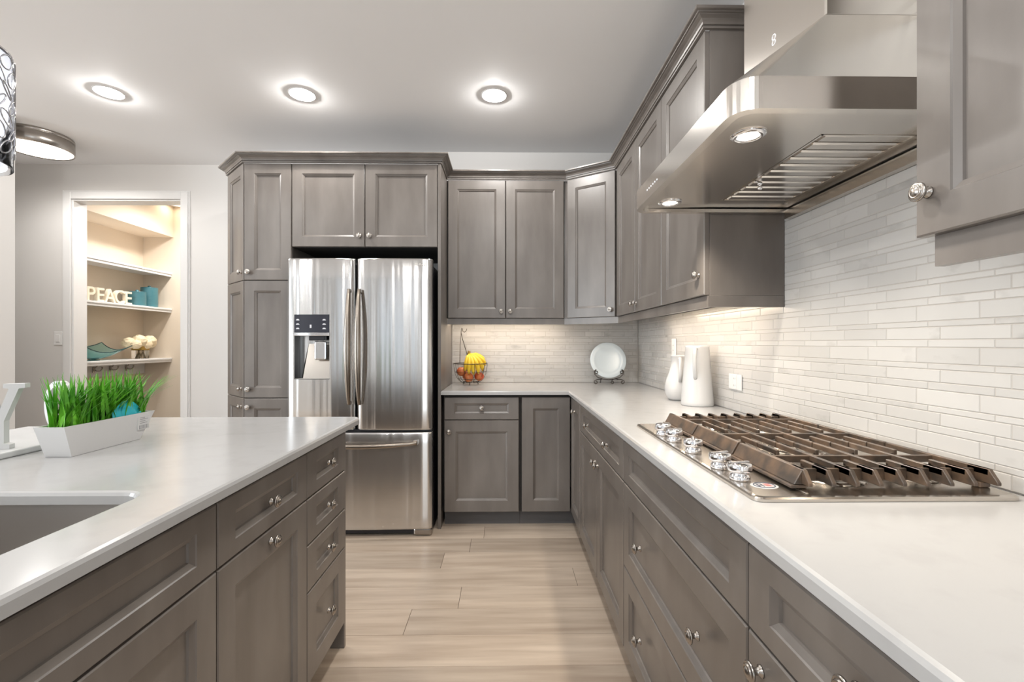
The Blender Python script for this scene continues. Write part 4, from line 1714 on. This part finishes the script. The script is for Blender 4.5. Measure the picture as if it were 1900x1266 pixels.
# ------------------------------------------------------------------ plate on easel
PXc, PYc = 0.786, 3.50
es = thing('plate_stand', 'dark scrolled wire plate stand holding the pale plate in the corner', 'plate stand', (PXc, PYc, CZ))
g = G()
def spiral(c, r0, r1, a0, turns, n=22, plane='xz', y=0.0):
    out = []
    for i in range(n):
        t = i / (n - 1)
        r = r0 + (r1 - r0) * t
        a = a0 + turns * 2 * PI * t
        out.append((c[0] + r * math.cos(a), y, c[1] + r * math.sin(a)))
    return out
for s in (-1, 1):
    up = spiral((s * .096, .096), .018, .006, PI * .5 if s < 0 else PI * .5, 1.15 * (1 if s < 0 else -1), y=-.03)
    g.tube([(s * .055, -.02, .045), (s * .085, -.028, .055), (s * .110, -.03, .080), (s * .105, -.03, .105)] + up, .0030, 7)
    dn = spiral((s * .100, .020), .0165, .006, PI * .5, 1.1 * (1 if s < 0 else -1), y=-.04)
    g.tube([(s * .060, -.025, .040), (s * .085, -.035, .040)] + dn, .0030, 7)
    g.tube([(s * .055, -.02, .045), (s * .045, .05, .030), (s * .040, .09, .0035)], .0028, 7)
    g.tube([(s * .060, -.025, .040), (s * .058, -.045, .040), (s * .058, -.05, .052)], .0028, 7)
g.tube([(-.060, -.022, .042), (0, -.018, .036), (.060, -.022, .042)], .0028, 7)
g.make('scroll_wires', M['wire'], es)
G().tube(spiral((.028, .018), .012, .004, PI, 1.0, y=-.03) , .0028, 7).make('front_scroll', M['wire'], es)
o = G()
T = Matrix.Translation((PXc, PYc + .012, CZ + .182)) @ Matrix.Rotation(R(90 - 12), 4, 'X')
o.lathe([(0, .0), (.085, .0), (.10, .004), (.136, .014), (.139, .016), (.136, .019), (.10, .010), (.085, .006), (0, .006)], 48, T)
M['plate'] = mat('pale_blue_ceramic', (0.70, 0.76, 0.78), 0.2)
tag(o.make('plate', M['plate']), 'round pale blue-white plate standing upright on the scrolled stand', 'plate')

# ------------------------------------------------------------------ pitchers
def pitcher(label, loc, prof, handle, rz):
    t = thing('pitcher', label, 'pitcher', loc, rz, 'white pitchers by the tiled wall')
    G().lathe(prof, 40).make('body', M['white'], t)
    G().tube(handle, .009, 10, flat=(1.0, .75)).make('handle', M['white'], t)


pitcher('tall tapered white pitcher, the taller of two by the tiled wall', (0.972, 2.31, CZ + .0004),
        [(0, 0), (.076, 0), (.079, .004), (.078, .02), (.066, .16), (.057, .292), (.058, .300), (.055, .301), (.053, .292), (.060, .16), (.07, .02), (0, .012)],
        [(-.054, 0, .285), (-.078, 0, .288), (-.090, 0, .265), (-.090, 0, .20), (-.078, 0, .155), (-.062, 0, .135)], R(60))
pitcher('short round-bellied white pitcher behind the tall one', (0.962, 2.53, CZ + .0004),
        [(0, 0), (.050, 0), (.062, .010), (.074, .04), (.076, .07), (.068, .11), (.050, .160), (.040, .205), (.043, .240), (.046, .246), (.042, .246), (.036, .205), (.046, .160), (.064, .11), (.07, .07), (0, .01)],
        [(-.040, 0, .225), (-.060, 0, .232), (-.080, 0, .20), (-.084, 0, .15), (-.072, 0, .105)], R(75))
